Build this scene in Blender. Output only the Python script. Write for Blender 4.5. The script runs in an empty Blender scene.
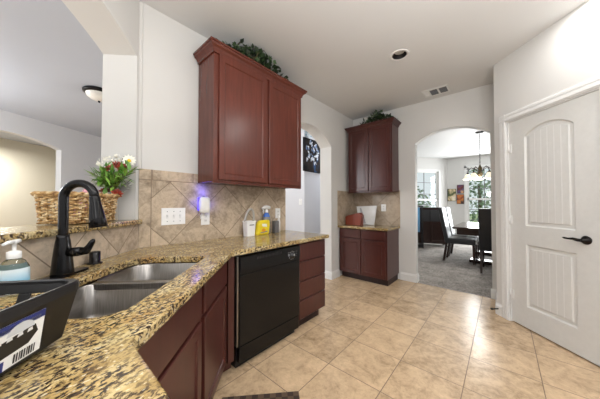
import bpy, bmesh, math, random
from math import sin, cos, pi, radians, sqrt
from mathutils import Vector, Matrix
random.seed(7)
S = bpy.context.scene
COL = S.collection

# ---------------------------------------------------------------- camera, world, lights, exposure
cam_d = bpy.data.cameras.new('camera'); cam = bpy.data.objects.new('camera', cam_d); COL.objects.link(cam)
cam_d.sensor_width = 36.0; cam_d.lens = 36.0 * 231.0 / 600.0
cam_d.clip_start = 0.02; cam_d.clip_end = 200
cam.location = (0, 0, 1.27)
cam.rotation_euler = (radians(90 + 1.06), 0, radians(41.22))
S.camera = cam
S.view_settings.view_transform = 'Standard'; S.view_settings.look = 'None'
S.view_settings.gamma = 1.0; S.view_settings.use_curve_mapping = False
S.view_settings.exposure = -0.06
W = bpy.data.worlds.new('daylight'); S.world = W; W.use_nodes = True
bg = W.node_tree.nodes['Background']; bg.inputs[0].default_value = (0.96, 0.975, 1.0, 1); bg.inputs[1].default_value = 0.95

def lamp(name, kind, loc, energy, color=(1, 1, 1), size=0.2, rot=(0, 0, 0), **kw):
    d = bpy.data.lights.new(name, kind); d.energy = energy; d.color = color
    if kind == 'AREA':
        d.shape = kw.get('shape', 'DISK'); d.size = size
        if 'size_y' in kw: d.size_y = kw['size_y']
        if 'spread' in kw: d.spread = kw['spread']
    elif kind == 'SUN': d.angle = size
    else: d.shadow_soft_size = size
    o = bpy.data.objects.new(name, d); o.location = loc; o.rotation_euler = rot; COL.objects.link(o); return o
lamp('sun', 'SUN', (0, 14, 10), 3.0, (1, .96, .88), .02, (radians(-58), 0, radians(12)))
WARM = (1, .985, .968)
# unseen ceiling lights added to brighten the kitchen; last placed from the cabinet-door highlight
for x, y, e in [(0.2, 1.6, 10), (-0.75, 0.95, 7), (0.9, 0.2, 8), (.50, 2.72, 9)]:
    lamp('unseen_ceiling_light', 'AREA', (x, y, 2.885), e, WARM, .15)
# added upward lights out of view, bouncing off the ceiling for even fill
for x, y, e in [(.6, -1.4, 112), (.75, .7, 58), (-.3, -1.9, 70)]:
    lamp('ceiling_bounce_fill', 'AREA', (x, y, 1.85), e, WARM, .35, (pi, 0, 0))
lamp('rear_fill_light', 'POINT', (.55, -.75, 2.0), 16, WARM, .22)  # added bare point light behind the camera that lifts the ceiling
lamp('living_fill_light', 'POINT', (-5.0, -1.9, 2.2), 190, (.96, .98, 1), .2)  # unseen point light added to brighten the living room
lamp('arch_fill_light', 'POINT', (-.75, -1.35, 1.55), 16, WARM, .2)  # extra point light put in to lift the underside of the pass-through arch
lamp('niche_fill_light', 'AREA', (-8.3, -.6, 2.7), 70, (1, .97, .91), .6)  # warm light added out of sight to brighten the room beyond the arch
lamp('hall_fill_light', 'AREA', (-2.7, 4.7, 2.85), 30, (.97, .98, 1), .3)  # this and the next are unseen lights set to brighten the hall walls
lamp('hall_fill_light', 'POINT', (-3.6, 2.3, 2.2), 40, (.97, .98, 1), .15)
lamp('dining_window_light', 'AREA', (-.3, 9.72, 1.45), 150, (.95, .98, 1), 1.2, (radians(-90), 0, 0), shape='RECTANGLE', size_y=2.0)
lamp('dining_lamp_light', 'POINT', (-.372, 6.604, 1.70), 62, WARM, .15)

# ---------------------------------------------------------------- materials
def lin(c):
    return tuple(((v / 255) / 12.92 if v / 255 <= .04045 else ((v / 255 + .055) / 1.055) ** 2.4) for v in c) + (1,)
class NT:
    def __init__(s, name):
        s.m = bpy.data.materials.new(name); s.m.use_nodes = True; s.t = s.m.node_tree; s.n = s.t.nodes
        s.b = s.n['Principled BSDF']
    def new(s, t, **k):
        n = s.n.new(t)
        for a, v in k.items(): setattr(n, a, v)
        return n
    def put(s, sock, v):
        if v is None: return
        if isinstance(v, bpy.types.NodeSocket): s.t.links.new(v, sock)
        elif isinstance(v, (tuple, list)) and len(v) == 3 and sock.type == 'RGBA': sock.default_value = tuple(v) + (1,)
        else: sock.default_value = v
    def math(s, op, a, b=None, c=None):
        n = s.new('ShaderNodeMath', operation=op)
        for i, v in enumerate((a, b, c)): s.put(n.inputs[i], v)
        return n.outputs[0]
    def vec(s, src='Object'):
        return s.new('ShaderNodeTexCoord').outputs[src]
    def scale(s, v, sc, rot=(0, 0, 0)):
        n = s.new('ShaderNodeMapping'); s.put(n.inputs['Vector'], v); n.inputs['Scale'].default_value = sc; n.inputs['Rotation'].default_value = rot
        return n.outputs[0]
    def noise(s, v, sc, det=3, rough=.5, dist=0):
        n = s.new('ShaderNodeTexNoise'); s.put(n.inputs['Vector'], v); n.inputs['Scale'].default_value = sc
        n.inputs['Detail'].default_value = det; n.inputs['Roughness'].default_value = rough; n.inputs['Distortion'].default_value = dist
        return n.outputs['Fac']
    def ramp(s, f, stops, interp='LINEAR'):
        n = s.new('ShaderNodeValToRGB'); s.put(n.inputs[0], f); cr = n.color_ramp; cr.interpolation = interp
        while len(cr.elements) < len(stops): cr.elements.new(.5)
        for e, (p, c) in zip(cr.elements, stops):
            e.position = p; e.color = c if len(c) == 4 else tuple(c) + (1,)
        return n.outputs[0]
    def mix(s, f, a, b, mode='MIX'):
        n = s.new('ShaderNodeMix', data_type='RGBA', blend_type=mode)
        s.put(n.inputs[0], f); s.put(n.inputs[6], a); s.put(n.inputs[7], b); return n.outputs[2]
    def bump(s, h, st=.2, d=.01):
        n = s.new('ShaderNodeBump'); n.inputs['Strength'].default_value = st; n.inputs['Distance'].default_value = d
        s.put(n.inputs['Height'], h); s.put(s.b.inputs['Normal'], n.outputs[0])
    def set(s, **k):
        for a, v in k.items():
            s.put(s.b.inputs[a.replace('_', ' ')], v)
        return s
def plain(name, c, rough=.5, metal=0, var=.05, sc=30, **k):
    t = NT(name); base = lin(c)
    f = t.noise(t.vec(), sc, 3)
    lo = tuple(x * (1 - var) for x in base[:3]) + (1,); hi = tuple(min(1, x * (1 + var)) for x in base[:3]) + (1,)
    t.set(Base_Color=t.ramp(f, [(.3, lo), (.7, hi)]), Roughness=rough, Metallic=metal, **k); return t.m
def wood(name, c, rough=.25, axis=2, amt=.22):
    t = NT(name); b = lin(c); sc = [14, 14, 14]; sc[axis] = 1.2
    f = t.noise(t.scale(t.vec(), sc), 2.2, 5, .6, .6)
    f2 = t.noise(t.vec(), 2.5, 2)
    f = t.math('ADD', t.math('MULTIPLY', f, .7), t.math('MULTIPLY', f2, .3))
    lo = tuple(x * (1 - amt) for x in b[:3]); hi = tuple(x * (1 + amt) for x in b[:3])
    t.set(Base_Color=t.ramp(f, [(.3, lo), (.7, hi)]), Roughness=rough, Specular_IOR_Level=.45); return t.m
def paint(name, c, rough=.6, st=.05):
    t = NT(name); f = t.noise(t.vec(), 160, 3, .6); t.bump(f, st, .002)
    g = t.noise(t.vec(), 1.5, 2); b = lin(c)[:3]
    t.set(Base_Color=t.ramp(g, [(.3, tuple(x * .985 for x in b)), (.7, tuple(min(1, x * 1.015) for x in b))]), Roughness=rough, Specular_IOR_Level=.3); return t.m
def granite(name):
    t = NT(name); v = t.vec()
    w = t.scale(t.scale(v, (1, 1, 1), (0, 0, -radians(108))), (.80, 1.30, 1.1))
    base = t.ramp(t.noise(w, 10, 4, .6, .4), [(.3, lin((150, 122, 70))), (.5, lin((184, 160, 108))), (.7, lin((208, 192, 148)))])
    gold = t.ramp(t.noise(w, 4, 2), [(.54, (0, 0, 0)), (.72, (1, 1, 1))])
    base = t.mix(t.math('MULTIPLY', gold, .5), base, lin((178, 128, 58)))
    d1 = t.ramp(t.noise(w, 74, 4, .62, .4), [(.475, (0, 0, 0)), (.545, (1, 1, 1))])
    msk = t.ramp(t.noise(w, 9, 3), [(.30, (.35,) * 3), (.50, (1,) * 3)])
    c = t.mix(t.math('MULTIPLY', d1, msk), base, lin((60, 47, 36)))
    d2 = t.ramp(t.noise(w, 120, 3, .6), [(.54, (0, 0, 0)), (.62, (1, 1, 1))])
    c = t.mix(t.math('MULTIPLY', d2, .4), c, lin((100, 80, 54)))
    d3 = t.ramp(t.noise(w, 75, 2, .5), [(.62, (0, 0, 0)), (.68, (1, 1, 1))])
    c = t.mix(t.math('MULTIPLY', d3, .5), c, lin((236, 226, 196)))
    t.set(Base_Color=c, Roughness=.17, Specular_IOR_Level=.55); return t.m
def tile_mat(name, T, u0, v0, base, grout, diamond=False, plane='XY', gw=.006, rough=.25, var=.5, border=None, bumpy=.35):
    """square tiles of side T; diamond turns the grid by 45 degrees; border=(umin, vmax, width) gives a straight frame course"""
    t = NT(name); v = t.vec(); sp = t.new('ShaderNodeSeparateXYZ'); t.put(sp.inputs[0], v)
    U = sp.outputs[0]; V = sp.outputs[1] if plane == 'XY' else sp.outputs[2]
    u = t.math('SUBTRACT', U, u0); w = t.math('SUBTRACT', V, v0)
    if diamond:
        a = t.math('MULTIPLY', t.math('ADD', u, w), .70711); b = t.math('MULTIPLY', t.math('SUBTRACT', u, w), .70711)
    else: a, b = u, w
    a = t.math('DIVIDE', a, T); b = t.math('DIVIDE', b, T)
    def edge(x, width):
        f = t.math('FRACT', x); d = t.math('MINIMUM', f, t.math('SUBTRACT', 1.0, f))
        return t.math('LESS_THAN', d, width)
    g = t.math('MAXIMUM', edge(a, gw / T / 2), edge(b, gw / T / 2))
    cell = t.new('ShaderNodeCombineXYZ'); t.put(cell.inputs[0], t.math('FLOOR', a)); t.put(cell.inputs[1], t.math('FLOOR', b))
    if border:
        umin, vmax, bw = border
        inb = t.math('MAXIMUM', t.math('LESS_THAN', U, umin + bw), t.math('GREATER_THAN', V, vmax - bw))
        eb = t.math('MAXIMUM', t.math('LESS_THAN', t.math('ABSOLUTE', t.math('SUBTRACT', U, umin + bw)), gw / 2),
                    t.math('LESS_THAN', t.math('ABSOLUTE', t.math('SUBTRACT', V, vmax - bw)), gw / 2))
        eu = edge(t.math('DIVIDE', u, .33), gw / .66)
        inside_top = t.math('MULTIPLY', t.math('GREATER_THAN', V, vmax - bw), eu)
        g = t.math('MAXIMUM', t.math('MAXIMUM', t.math('MULTIPLY', g, t.math('SUBTRACT', 1.0, inb)), eb), inside_top)
        t.put(cell.inputs[2], t.math('MULTIPLY', inb, 7.3))
    wn = t.new('ShaderNodeTexWhiteNoise', noise_dimensions='3D'); t.put(wn.inputs[0], cell.outputs[0])
    off = t.new('ShaderNodeVectorMath', operation='MULTIPLY_ADD'); t.put(off.inputs[0], wn.outputs['Color']); off.inputs[1].default_value = (9, 9, 9); t.put(off.inputs[2], v)
    n1 = t.noise(off.outputs[0], 6.5, 6, .68, .8); n2 = t.noise(off.outputs[0], 30, 5, .7, .5)
    f = t.math('ADD', t.math('MULTIPLY', n1, .62), t.math('MULTIPLY', n2, .38))
    f = t.math('ADD', f, t.math('MULTIPLY', t.math('SUBTRACT', wn.outputs['Value'], .5), .10))
    b3 = lin(base)[:3]
    c = t.ramp(f, [(.30, tuple(x * (1 - var) * q for x, q in zip(b3, (1, .93, .82)))), (.5, b3), (.70, tuple(min(1, x * (1 + var * .6)) for x in b3))])
    pits = t.ramp(t.noise(off.outputs[0], 48, 4, .65), [(.60, (0, 0, 0)), (.68, (1, 1, 1))])
    c = t.mix(t.math('MULTIPLY', pits, .35), c, tuple(x * .55 for x in b3))
    c = t.mix(g, c, lin(grout))
    t.bump(t.math('SUBTRACT', t.math('MULTIPLY', n2, .15), g), bumpy, .004)
    r = t.math('ADD', rough, t.math('MULTIPLY', g, .5)); t.set(Base_Color=c, Roughness=r, Specular_IOR_Level=.45); return t.m
def emit(name, c, st, base=None):
    t = NT(name); t.set(Base_Color=lin(base or c), Emission_Color=lin(c), Emission_Strength=st, Roughness=.4); return t.m
def glassm(name, c=(235, 245, 245), rough=.02):
    t = NT(name); t.set(Base_Color=lin(c), Roughness=rough, Transmission_Weight=1.0, IOR=1.3); return t.m
def leafm(name, lo, hi, rough=.45):
    t = NT(name); oi = t.new('ShaderNodeNewGeometry')
    t.set(Base_Color=t.ramp(oi.outputs['Random Per Island'], [(.0, lin(lo)), (1, lin(hi))]), Roughness=rough); return t.m

M = {}
M['wall'] = paint('wall_paint', (211, 210, 207)); M['ceil'] = paint('ceiling_paint', (216, 216, 215), .7)
M['bluewall'] = paint('hall_paint', (212, 213, 217)); M['greywall'] = paint('living_paint', (206, 206, 207))
M['warmwall'] = paint('niche_paint', (226, 221, 205)); M['livceil'] = paint('living_ceiling_shaded', (186, 191, 200), .7)  # living ceiling tone is darkened to carry its unlit grey-blue shade
M['trim'] = plain('trim_white', (226, 226, 224), .35, var=.02); M['door'] = plain('door_white', (214, 214, 211), .38, var=.02)
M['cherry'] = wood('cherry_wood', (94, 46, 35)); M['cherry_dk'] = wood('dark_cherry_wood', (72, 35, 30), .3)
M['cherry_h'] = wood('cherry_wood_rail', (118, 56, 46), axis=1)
M['toe'] = plain('toe_kick', (40, 22, 20), .6)
M['granite'] = granite('granite')
T = .4174
M['floor'] = tile_mat('floor_tile', T, .198, .298, (194, 168, 136), (122, 102, 82), gw=.006, rough=.25, var=.52)
M['splash'] = tile_mat('backsplash_tile', .372, .743 + .01, .93, (186, 168, 145), (132, 116, 98), True, 'XZ', gw=.006, rough=.3, var=.62, border=(.0, 1.55, .085))
M['splash2'] = tile_mat('bar_tile', .31, -1.687, .93, (192, 176, 155), (136, 120, 103), True, 'XZ', gw=.006, rough=.3, var=.55)
M['splash3'] = tile_mat('niche_tile', .42, .43, 1.2, (174, 158, 138), (128, 112, 96), True, 'XZ', gw=.006, rough=.3, var=.45)
M['black'] = plain('black_gloss', (13, 13, 14), .16, Specular_IOR_Level=.3); M['black_m'] = plain('black_matte', (26, 25, 26), .36)
M['faucet'] = plain('black_bronze', (24, 23, 24), .22, .5); M['plastic'] = plain('black_plastic', (13, 13, 15), .34)
M['steel'] = (lambda t: (t.set(Base_Color=t.ramp(t.noise(t.scale(t.vec(), (2, 60, 2)), 6, 3), [(.3, lin((134, 130, 126))), (.7, lin((158, 154, 150)))]), Metallic=1.0, Roughness=.3), t.m)[1])(NT('brushed_steel'))
M['white'] = plain('white_plastic', (238, 238, 236), .35, var=.02); M['grey'] = plain('grey_plastic', (120, 122, 126), .4)
M['bronze'] = plain('dark_bronze', (28, 25, 24), .3, .7)
M['leaf_dk'] = leafm('ivy_leaf', (20, 34, 20), (60, 82, 48)); M['leaf'] = leafm('fresh_leaf', (70, 124, 40), (150, 192, 84))
M['stem'] = plain('stem', (86, 74, 44), .6); M['red'] = leafm('red_petal', (118, 34, 20), (170, 66, 40)); M['petal'] = plain('white_petal', (240, 238, 226), .5)
M['yellow'] = plain('yellow', (226, 190, 40), .5); M['vase'] = plain('vase_grey', (176, 172, 164), .35)
M['glass'] = glassm('clear_glass')
M['carpet'] = (lambda t: (t.set(Base_Color=t.mix(.45, t.ramp(t.noise(t.vec(), 38, 5, .85), [(.40, lin((70, 64, 60))), (.60, lin((206, 198, 188)))]), t.ramp(t.noise(t.vec(), 5, 3), [(.35, lin((98, 92, 90))), (.65, lin((160, 152, 146)))])), Roughness=.95), t.bump(t.noise(t.vec(), 120, 3), .6, .01), t.m)[2])(NT('carpet'))
M['espresso'] = wood('espresso_wood', (44, 30, 26), .22); M['leather'] = plain('black_leather', (20, 20, 23), .38)
def wicker():
    t = NT('seagrass'); v = t.vec(); g = t.new('ShaderNodeNewGeometry')
    f = t.noise(v, 26, 3, .7); c = t.ramp(f, [(.34, lin((120, 84, 44))), (.48, lin((190, 152, 96))), (.62, lin((232, 212, 170)))])
    c = t.mix(t.math('MULTIPLY', t.noise(t.scale(v, (40, 40, 200)), 3, 2), .35), c, lin((120, 92, 60)))
    t.set(Base_Color=c, Roughness=.75); return t.m
M['wicker'] = wicker()

# ---------------------------------------------------------------- mesh helpers
def newbm(): return bmesh.new()
def box(bm, x0, x1, y0, y1, z0, z1, mat=0):
    vs = [bm.verts.new((x, y, z)) for x in (x0, x1) for y in (y0, y1) for z in (z0, z1)]
    fs = []
    for q in ((0, 1, 3, 2), (4, 6, 7, 5), (0, 4, 5, 1), (2, 3, 7, 6), (0, 2, 6, 4), (1, 5, 7, 3)):
        f = bm.faces.new([vs[i] for i in q]); f.material_index = mat; fs.append(f)
    return vs
def cbox(bm, c, s, mat=0): return box(bm, c[0] - s[0] / 2, c[0] + s[0] / 2, c[1] - s[1] / 2, c[1] + s[1] / 2, c[2] - s[2] / 2, c[2] + s[2] / 2, mat)
def xf(bm, vs, m):
    bmesh.ops.transform(bm, matrix=m, verts=vs)
def prism(bm, pts, vec, mat=0):
    """polygon of 3D points extruded along vec"""
    a = [bm.verts.new(p) for p in pts]; b = [bm.verts.new(Vector(p) + Vector(vec)) for p in pts]
    n = len(a); fs = [bm.faces.new(a[::-1]), bm.faces.new(b)]
    for i in range(n): fs.append(bm.faces.new((a[i], a[(i + 1) % n], b[(i + 1) % n], b[i])))
    for f in fs: f.material_index = mat
    bmesh.ops.recalc_face_normals(bm, faces=fs)
    return a + b
def lathe(bm, prof, seg=24, c=(0, 0, 0), m=None, mat=0):
    rings = []; allv = []
    for r, z in prof:
        if r < 1e-6: ring = [bm.verts.new((c[0], c[1], c[2] + z))]
        else: ring = [bm.verts.new((c[0] + r * cos(2 * pi * i / seg), c[1] + r * sin(2 * pi * i / seg), c[2] + z)) for i in range(seg)]
        rings.append(ring); allv += ring
    for a, b in zip(rings, rings[1:]):
        for i in range(seg):
            j = (i + 1) % seg
            if len(a) == 1 and len(b) == 1: continue
            if len(a) == 1: f = bm.faces.new((a[0], b[j], b[i]))
            elif len(b) == 1: f = bm.faces.new((a[i], a[j], b[0]))
            else: f = bm.faces.new((a[i], a[j], b[j], b[i]))
            f.smooth = True; f.material_index = mat
    if m: xf(bm, allv, m)
    return allv
def tube(bm, pts, rad, seg=10, closed=False, mat=0, caps=True):
    pts = [Vector(p) for p in pts]; n = len(pts); rs = rad if isinstance(rad, (list, tuple)) else [rad] * n
    rings = []; up = None
    for i, p in enumerate(pts):
        if closed: d = pts[(i + 1) % n] - pts[i - 1]
        else: d = pts[min(i + 1, n - 1)] - pts[max(i - 1, 0)]
        d.normalize()
        if up is None:
            up = Vector((0, 0, 1)) if abs(d.z) < .9 else Vector((1, 0, 0))
        s = d.cross(up).normalized(); up = s.cross(d).normalized()
        rings.append([bm.verts.new(p + (s * cos(2 * pi * k / seg) + up * sin(2 * pi * k / seg)) * rs[i]) for k in range(seg)])
    rng = range(n if closed else n - 1)
    for i in rng:
        a, b = rings[i], rings[(i + 1) % n]
        for k in range(seg):
            f = bm.faces.new((a[k], a[(k + 1) % seg], b[(k + 1) % seg], b[k])); f.smooth = True; f.material_index = mat
    if caps and not closed:
        for r in (rings[0][::-1], rings[-1]):
            f = bm.faces.new(r); f.material_index = mat
    return [v for r in rings for v in r]
def leaf(bm, p, d, n, L, w, mat=0):
    d = d.normalized(); s = d.cross(n)
    if s.length < 1e-3: s = Vector((1, 0, 0))
    s.normalize(); u = s.cross(d)
    a = bm.verts.new(p); b = bm.verts.new(p + d * L * .45 + s * w / 2 + u * w * .12); c = bm.verts.new(p + d * L); e = bm.verts.new(p + d * L * .45 - s * w / 2 + u * w * .12); m = bm.verts.new(p + d * L * .5)
    for q in ((a, m, b), (b, m, c), (a, e, m), (m, e, c)):
        f = bm.faces.new(q); f.smooth = True; f.material_index = mat
def rvec():
    while 1:
        v = Vector((random.uniform(-1, 1), random.uniform(-1, 1), random.uniform(-1, 1)))
        if .05 < v.length < 1: return v
def obj(name, bm, mats, parent=None, bev=0, seg=2, smooth=False, kind=None, label=None, rec=True):
    if rec: bmesh.ops.recalc_face_normals(bm, faces=bm.faces[:])
    me = bpy.data.meshes.new(name); bm.to_mesh(me); bm.free()
    for m in (mats if isinstance(mats, (list, tuple)) else [mats]): me.materials.append(M[m] if isinstance(m, str) else m)
    if smooth:
        for p in me.polygons: p.use_smooth = True
    o = bpy.data.objects.new(name, me); COL.objects.link(o)
    if parent: o.parent = parent
    if bev:
        b = o.modifiers.new('bevel', 'BEVEL'); b.width = bev; b.segments = seg; b.limit_method = 'ANGLE'; b.angle_limit = radians(40); b.harden_normals = False
    if kind: o['kind'] = kind
    if label: o['label'] = label
    return o
def thing(name, label, cat, loc=(0, 0, 0), rz=0, group=None):
    o = bpy.data.objects.new(name, None); o.empty_display_size = .1; COL.objects.link(o)
    o.location = loc; o.rotation_euler = (0, 0, rz); tag(o, label, cat, group); return o
def tag(o, label, cat, group=None):
    o['label'] = label; o['category'] = cat
    if group: o['group'] = group
    return o
def place(o, loc, rz=0):
    o.location = loc; o.rotation_euler = (0, 0, rz); return o
def struct(name, bm, mats, bev=0, parent=None, loc=None, rz=0):
    o = obj(name, bm, mats, parent, bev)
    if not parent: o['kind'] = 'structure'
    if loc is not None: place(o, loc, rz)
    return o
def dup(root, loc, rz, label=None):
    r = root.copy(); COL.objects.link(r); r.location = loc; r.rotation_euler = (0, 0, rz)
    if label: r['label'] = label
    for ch in list(root.children):
        c = ch.copy(); COL.objects.link(c); c.parent = r
        for g in ch.children:
            d = g.copy(); COL.objects.link(d); d.parent = c
    return r
def arc_pts(u0, u1, zs, rise, n=24):
    h = (u1 - u0) / 2; R = (h * h + rise * rise) / (2 * rise); c = (u0 + u1) / 2; out = []
    for i in range(n + 1):
        u = u0 + (u1 - u0) * i / n
        out.append((u, sqrt(max(R * R - (u - c) ** 2, 0)) - (R - rise) + zs))
    return out
def arch_wall(bm, U0, U1, Z0, Z1, u0, u1, sill, zs, rise, f0, f1, n=24):
    """wall in (u, z) pierced by an arched opening; f0/f1 map (u,z) to the front/back 3D points"""
    arc = arc_pts(u0, u1, zs, rise, n)
    def quad(a, b, c, d): 
        for f in (f0, f1): bm.faces.new([bm.verts.new(f(*q)) for q in (a, b, c, d)])
    def side(a, b):
        fc = bm.faces.new([bm.verts.new(q) for q in (f0(*a), f0(*b), f1(*b), f1(*a))])
    if u0 > U0: quad((U0, Z0), (u0, Z0), (u0, Z1), (U0, Z1))
    if u1 < U1: quad((u1, Z0), (U1, Z0), (U1, Z1), (u1, Z1))
    if sill > Z0: quad((u0, Z0), (u1, Z0), (u1, sill), (u0, sill)); side((u0, sill), (u1, sill))
    for a, b in zip(arc, arc[1:]):
        quad(a, b, (b[0], Z1), (a[0], Z1)); side(a, b)
    side((u0, sill), (u0, zs)); side((u1, sill), (u1, zs))
    side((U0, Z0), (U0, Z1)); side((U1, Z0), (U1, Z1)); side((U0, Z1), (U1, Z1))
    bmesh.ops.remove_doubles(bm, verts=bm.verts[:], dist=1e-5)
def door_panel(bm, u0, u1, z0, z1, y, t=.02, rail=.055, rec=.009, slope=.008, mat=0):
    """recessed-panel cabinet front in the plane y (front face towards +y), local u along x"""
    def ring(du, yy): return [bm.verts.new(p) for p in ((u0 + du, yy, z0 + du), (u1 - du, yy, z0 + du), (u1 - du, yy, z1 - du), (u0 + du, yy, z1 - du))]
    R = [ring(0, y - t), ring(0, y - .004), ring(.004, y), ring(rail, y), ring(rail + .003, y - .004), ring(rail + slope, y - rec), ]
    fs = [bm.faces.new(R[0])]
    for a, b in zip(R, R[1:]):
        for i in range(4): fs.append(bm.faces.new((a[i], a[(i + 1) % 4], b[(i + 1) % 4], b[i])))
    fs.append(bm.faces.new(R[-1]))
    for f in fs: f.material_index = mat
def slab(bm, u0, u1, z0, z1, y, t=.02, e=.005):
    def ring(du, yy): return [bm.verts.new(p) for p in ((u0 + du, yy, z0 + du), (u1 - du, yy, z0 + du), (u1 - du, yy, z1 - du), (u0 + du, yy, z1 - du))]
    R = [ring(0, y - t), ring(0, y - e), ring(e, y)]
    bm.faces.new(R[0])
    for a, b in zip(R, R[1:]):
        for i in range(4): bm.faces.new((a[i], a[(i + 1) % 4], b[(i + 1) % 4], b[i]))
    bm.faces.new(R[-1])

D45 = radians(-45)                      # frame of the sink run: local x = p, local y = q
def pq(p, q): return ((p + q) * .70711, (q - p) * .70711)
CH = 2.90; WX = -2.17; CT = .922

# ================================================================ STRUCTURE
bm = newbm()
prism(bm, [(-2.5, -2.5, -.05), (2.2, -2.5, -.05), (2.2, 4.06, -.05), (-2.5, 4.06, -.05)], (0, 0, .05)); struct('floor', bm, 'floor')
bm = newbm(); prism(bm, [(-3.5, 4.06, -.05), (2.3, 4.06, -.05), (2.3, 9.9, -.05), (-3.5, 9.9, -.05)], (0, 0, .045)); struct('floor_dining', bm, 'carpet')
bm = newbm(); prism(bm, [(-11, -4, -.05), (-2.5, -4, -.05), (-2.5, 4.06, -.05), (-3.5, 4.06, -.05), (-3.5, 8, -.05), (-11, 8, -.05)], (0, 0, .048)); struct('floor_living', bm, 'floor')

# kitchen ceiling, with the hole of the recessed lamp cut as a ring of quads
def ceiling_with_hole(bm, poly, c, r, z, t=.1, seg=32):
    ov = [bm.verts.new((x, y, z)) for x, y in poly]; iv = [bm.verts.new((c[0] + r * cos(2 * pi * i / seg), c[1] + r * sin(2 * pi * i / seg), z)) for i in range(seg)]
    es = [bm.edges.new((ov[i], ov[(i + 1) % len(ov)])) for i in range(len(ov))] + [bm.edges.new((iv[i], iv[(i + 1) % seg])) for i in range(seg)]
    g = bmesh.ops.triangle_fill(bm, edges=es, use_beauty=True)
    fs = [f for f in g['geom'] if isinstance(f, bmesh.types.BMFace)]
    ex = bmesh.ops.extrude_face_region(bm, geom=fs); bmesh.ops.translate(bm, vec=(0, 0, t), verts=[v for v in ex['geom'] if isinstance(v, bmesh.types.BMVert)])
bm = newbm(); ceiling_with_hole(bm, [(-2.40, -2.3), (2.2, -2.3), (2.2, 4.17), (-2.40, 4.17), (-2.40, .36), (-1.55, -1.2)], (-.83, 2.60), .075, CH); struct('ceiling', bm, 'ceil')
bm = newbm(); prism(bm, [(-3.5, 4.17, CH), (2.3, 4.17, CH), (2.3, 10.0, CH), (-3.5, 10.0, CH)], (0, 0, .1)); struct('ceiling_dining', bm, 'ceil')
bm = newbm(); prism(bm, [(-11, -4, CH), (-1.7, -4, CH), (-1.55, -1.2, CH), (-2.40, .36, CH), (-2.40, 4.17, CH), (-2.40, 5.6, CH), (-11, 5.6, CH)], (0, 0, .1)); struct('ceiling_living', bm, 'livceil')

# left wall with the arched hall opening
bm = newbm()
arch_wall(bm, .55, 4.05, 0, CH, 2.185, 3.28, 0, 2.24, .23, lambda u, z: (WX, u, z), lambda u, z: (WX - .23, u, z))
prism(bm, [(WX, .53, 0), (WX, .55, 0), (WX - .23, .55, 0), (WX - .23, .37, 0), (-2.346, .326, 0), (-2.160, .512, 0)], (0, 0, CH))
struct('wall_left', bm, 'wall', .006)
# angled wall with the arched pass-through above the bar
bm = newbm()
arch_wall(bm, -1.890, .2, 0, CH, -1.880, .02, 1.11, 2.437, .20, lambda u, z: (u, -1.16, z), lambda u, z: (u, -1.416, z), 32)
struct('wall_pass_through', bm, 'wall', .006, loc=(0, 0, 0), rz=D45)
# back wall with the arched dining doorway
bm = newbm()
arch_wall(bm, -2.40, 0.0, 0, CH, -1.06, -.115, 0, 2.245, .165, lambda u, z: (u, 4.05, z), lambda u, z: (u, 4.17, z))
struct('wall_back', bm, 'wall', .006)
# pantry: short return and the angled door wall
bm = newbm(); R45 = radians(133)
prism(bm, [(-.06, 4.05, 0), (-.06, 3.527, 0), (.04, 3.527, 0), (.04, 4.05, 0)], (0, 0, CH)); struct('wall_return', bm, 'wall')
DO = (-.06, 3.527)                       # local frame of the door wall: x runs towards the left corner (0), negative = right
bm = newbm(); DW0, DW1, DH = -.165, -.93, 2.165
def dbox(x0, x1, z0, z1, y0=-.12, y1=0): box(bm, x0, x1, y0, y1, z0, z1)
dbox(DW0, 0, 0, CH); dbox(DW1, DW0, DH, CH); dbox(-2.2, DW1, 0, CH)
struct('wall_pantry', bm, 'wall', loc=(DO[0], DO[1], 0), rz=R45)
bm = newbm(); prism(bm, [(2.1, 4.06, 0), (2.1, 9.9, 0), (2.2, 9.9, 0), (2.2, 4.06, 0)], (0, 0, CH)); struct('wall_right', bm, 'wall')
bm = newbm(); prism(bm, [(0, 4.05, 0), (2.2, 4.05, 0), (2.2, 4.17, 0), (0, 4.17, 0)], (0, 0, CH)); struct('wall_dining_front', bm, 'wall')

# hall behind the left opening
bm = newbm(); prism(bm, [(-2.95, 3.5, 0), (-2.95, 5.5, 0), (-3.05, 5.5, 0), (-3.05, 3.6, 0), (-5.2, 3.6, 0), (-5.2, 3.5, 0)], (0, 0, CH)); struct('wall_hall', bm, 'bluewall')
bm = newbm(); prism(bm, [(-2.95, 5.4, 0), (-2.40, 5.4, 0), (-2.40, 5.5, 0), (-2.95, 5.5, 0)], (0, 0, CH)); struct('wall_hall_end', bm, 'bluewall')
bm = newbm(); prism(bm, [(-2.40, 4.17, 0), (-2.50, 4.17, 0), (-2.50, 5.5, 0), (-2.40, 5.5, 0)], (0, 0, CH)); struct('wall_hall_side', bm, 'bluewall')
# living room far wall with an arched opening, seen through the pass-through
a = Vector((-7.425, 1.076)); b = Vector((-6.509, -.428)); dv = (b - a).normalized(); ang = math.atan2(dv.y, dv.x)
bm = newbm()
arch_wall(bm, -2.6, 5.5, 0, CH, .87, 2.45, 0, 2.40, .15, lambda u, z: (u, 0, z), lambda u, z: (u, -.14, z))
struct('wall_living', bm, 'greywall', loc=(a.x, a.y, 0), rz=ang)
bm = newbm(); box(bm, -2.6, 4.2, -2.6, -2.5, 0, CH); box(bm, -2.6, -2.5, -2.5, -.14, 0, CH); struct('wall_niche', bm, 'warmwall', loc=(a.x, a.y, 0), rz=ang)
bm = newbm(); prism(bm, [(-5.2, 3.5, 0), (-8.9, 3.5, 0), (-8.9, 3.6, 0), (-5.2, 3.6, 0)], (0, 0, CH)); struct('wall_living_side', bm, 'greywall')

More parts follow.
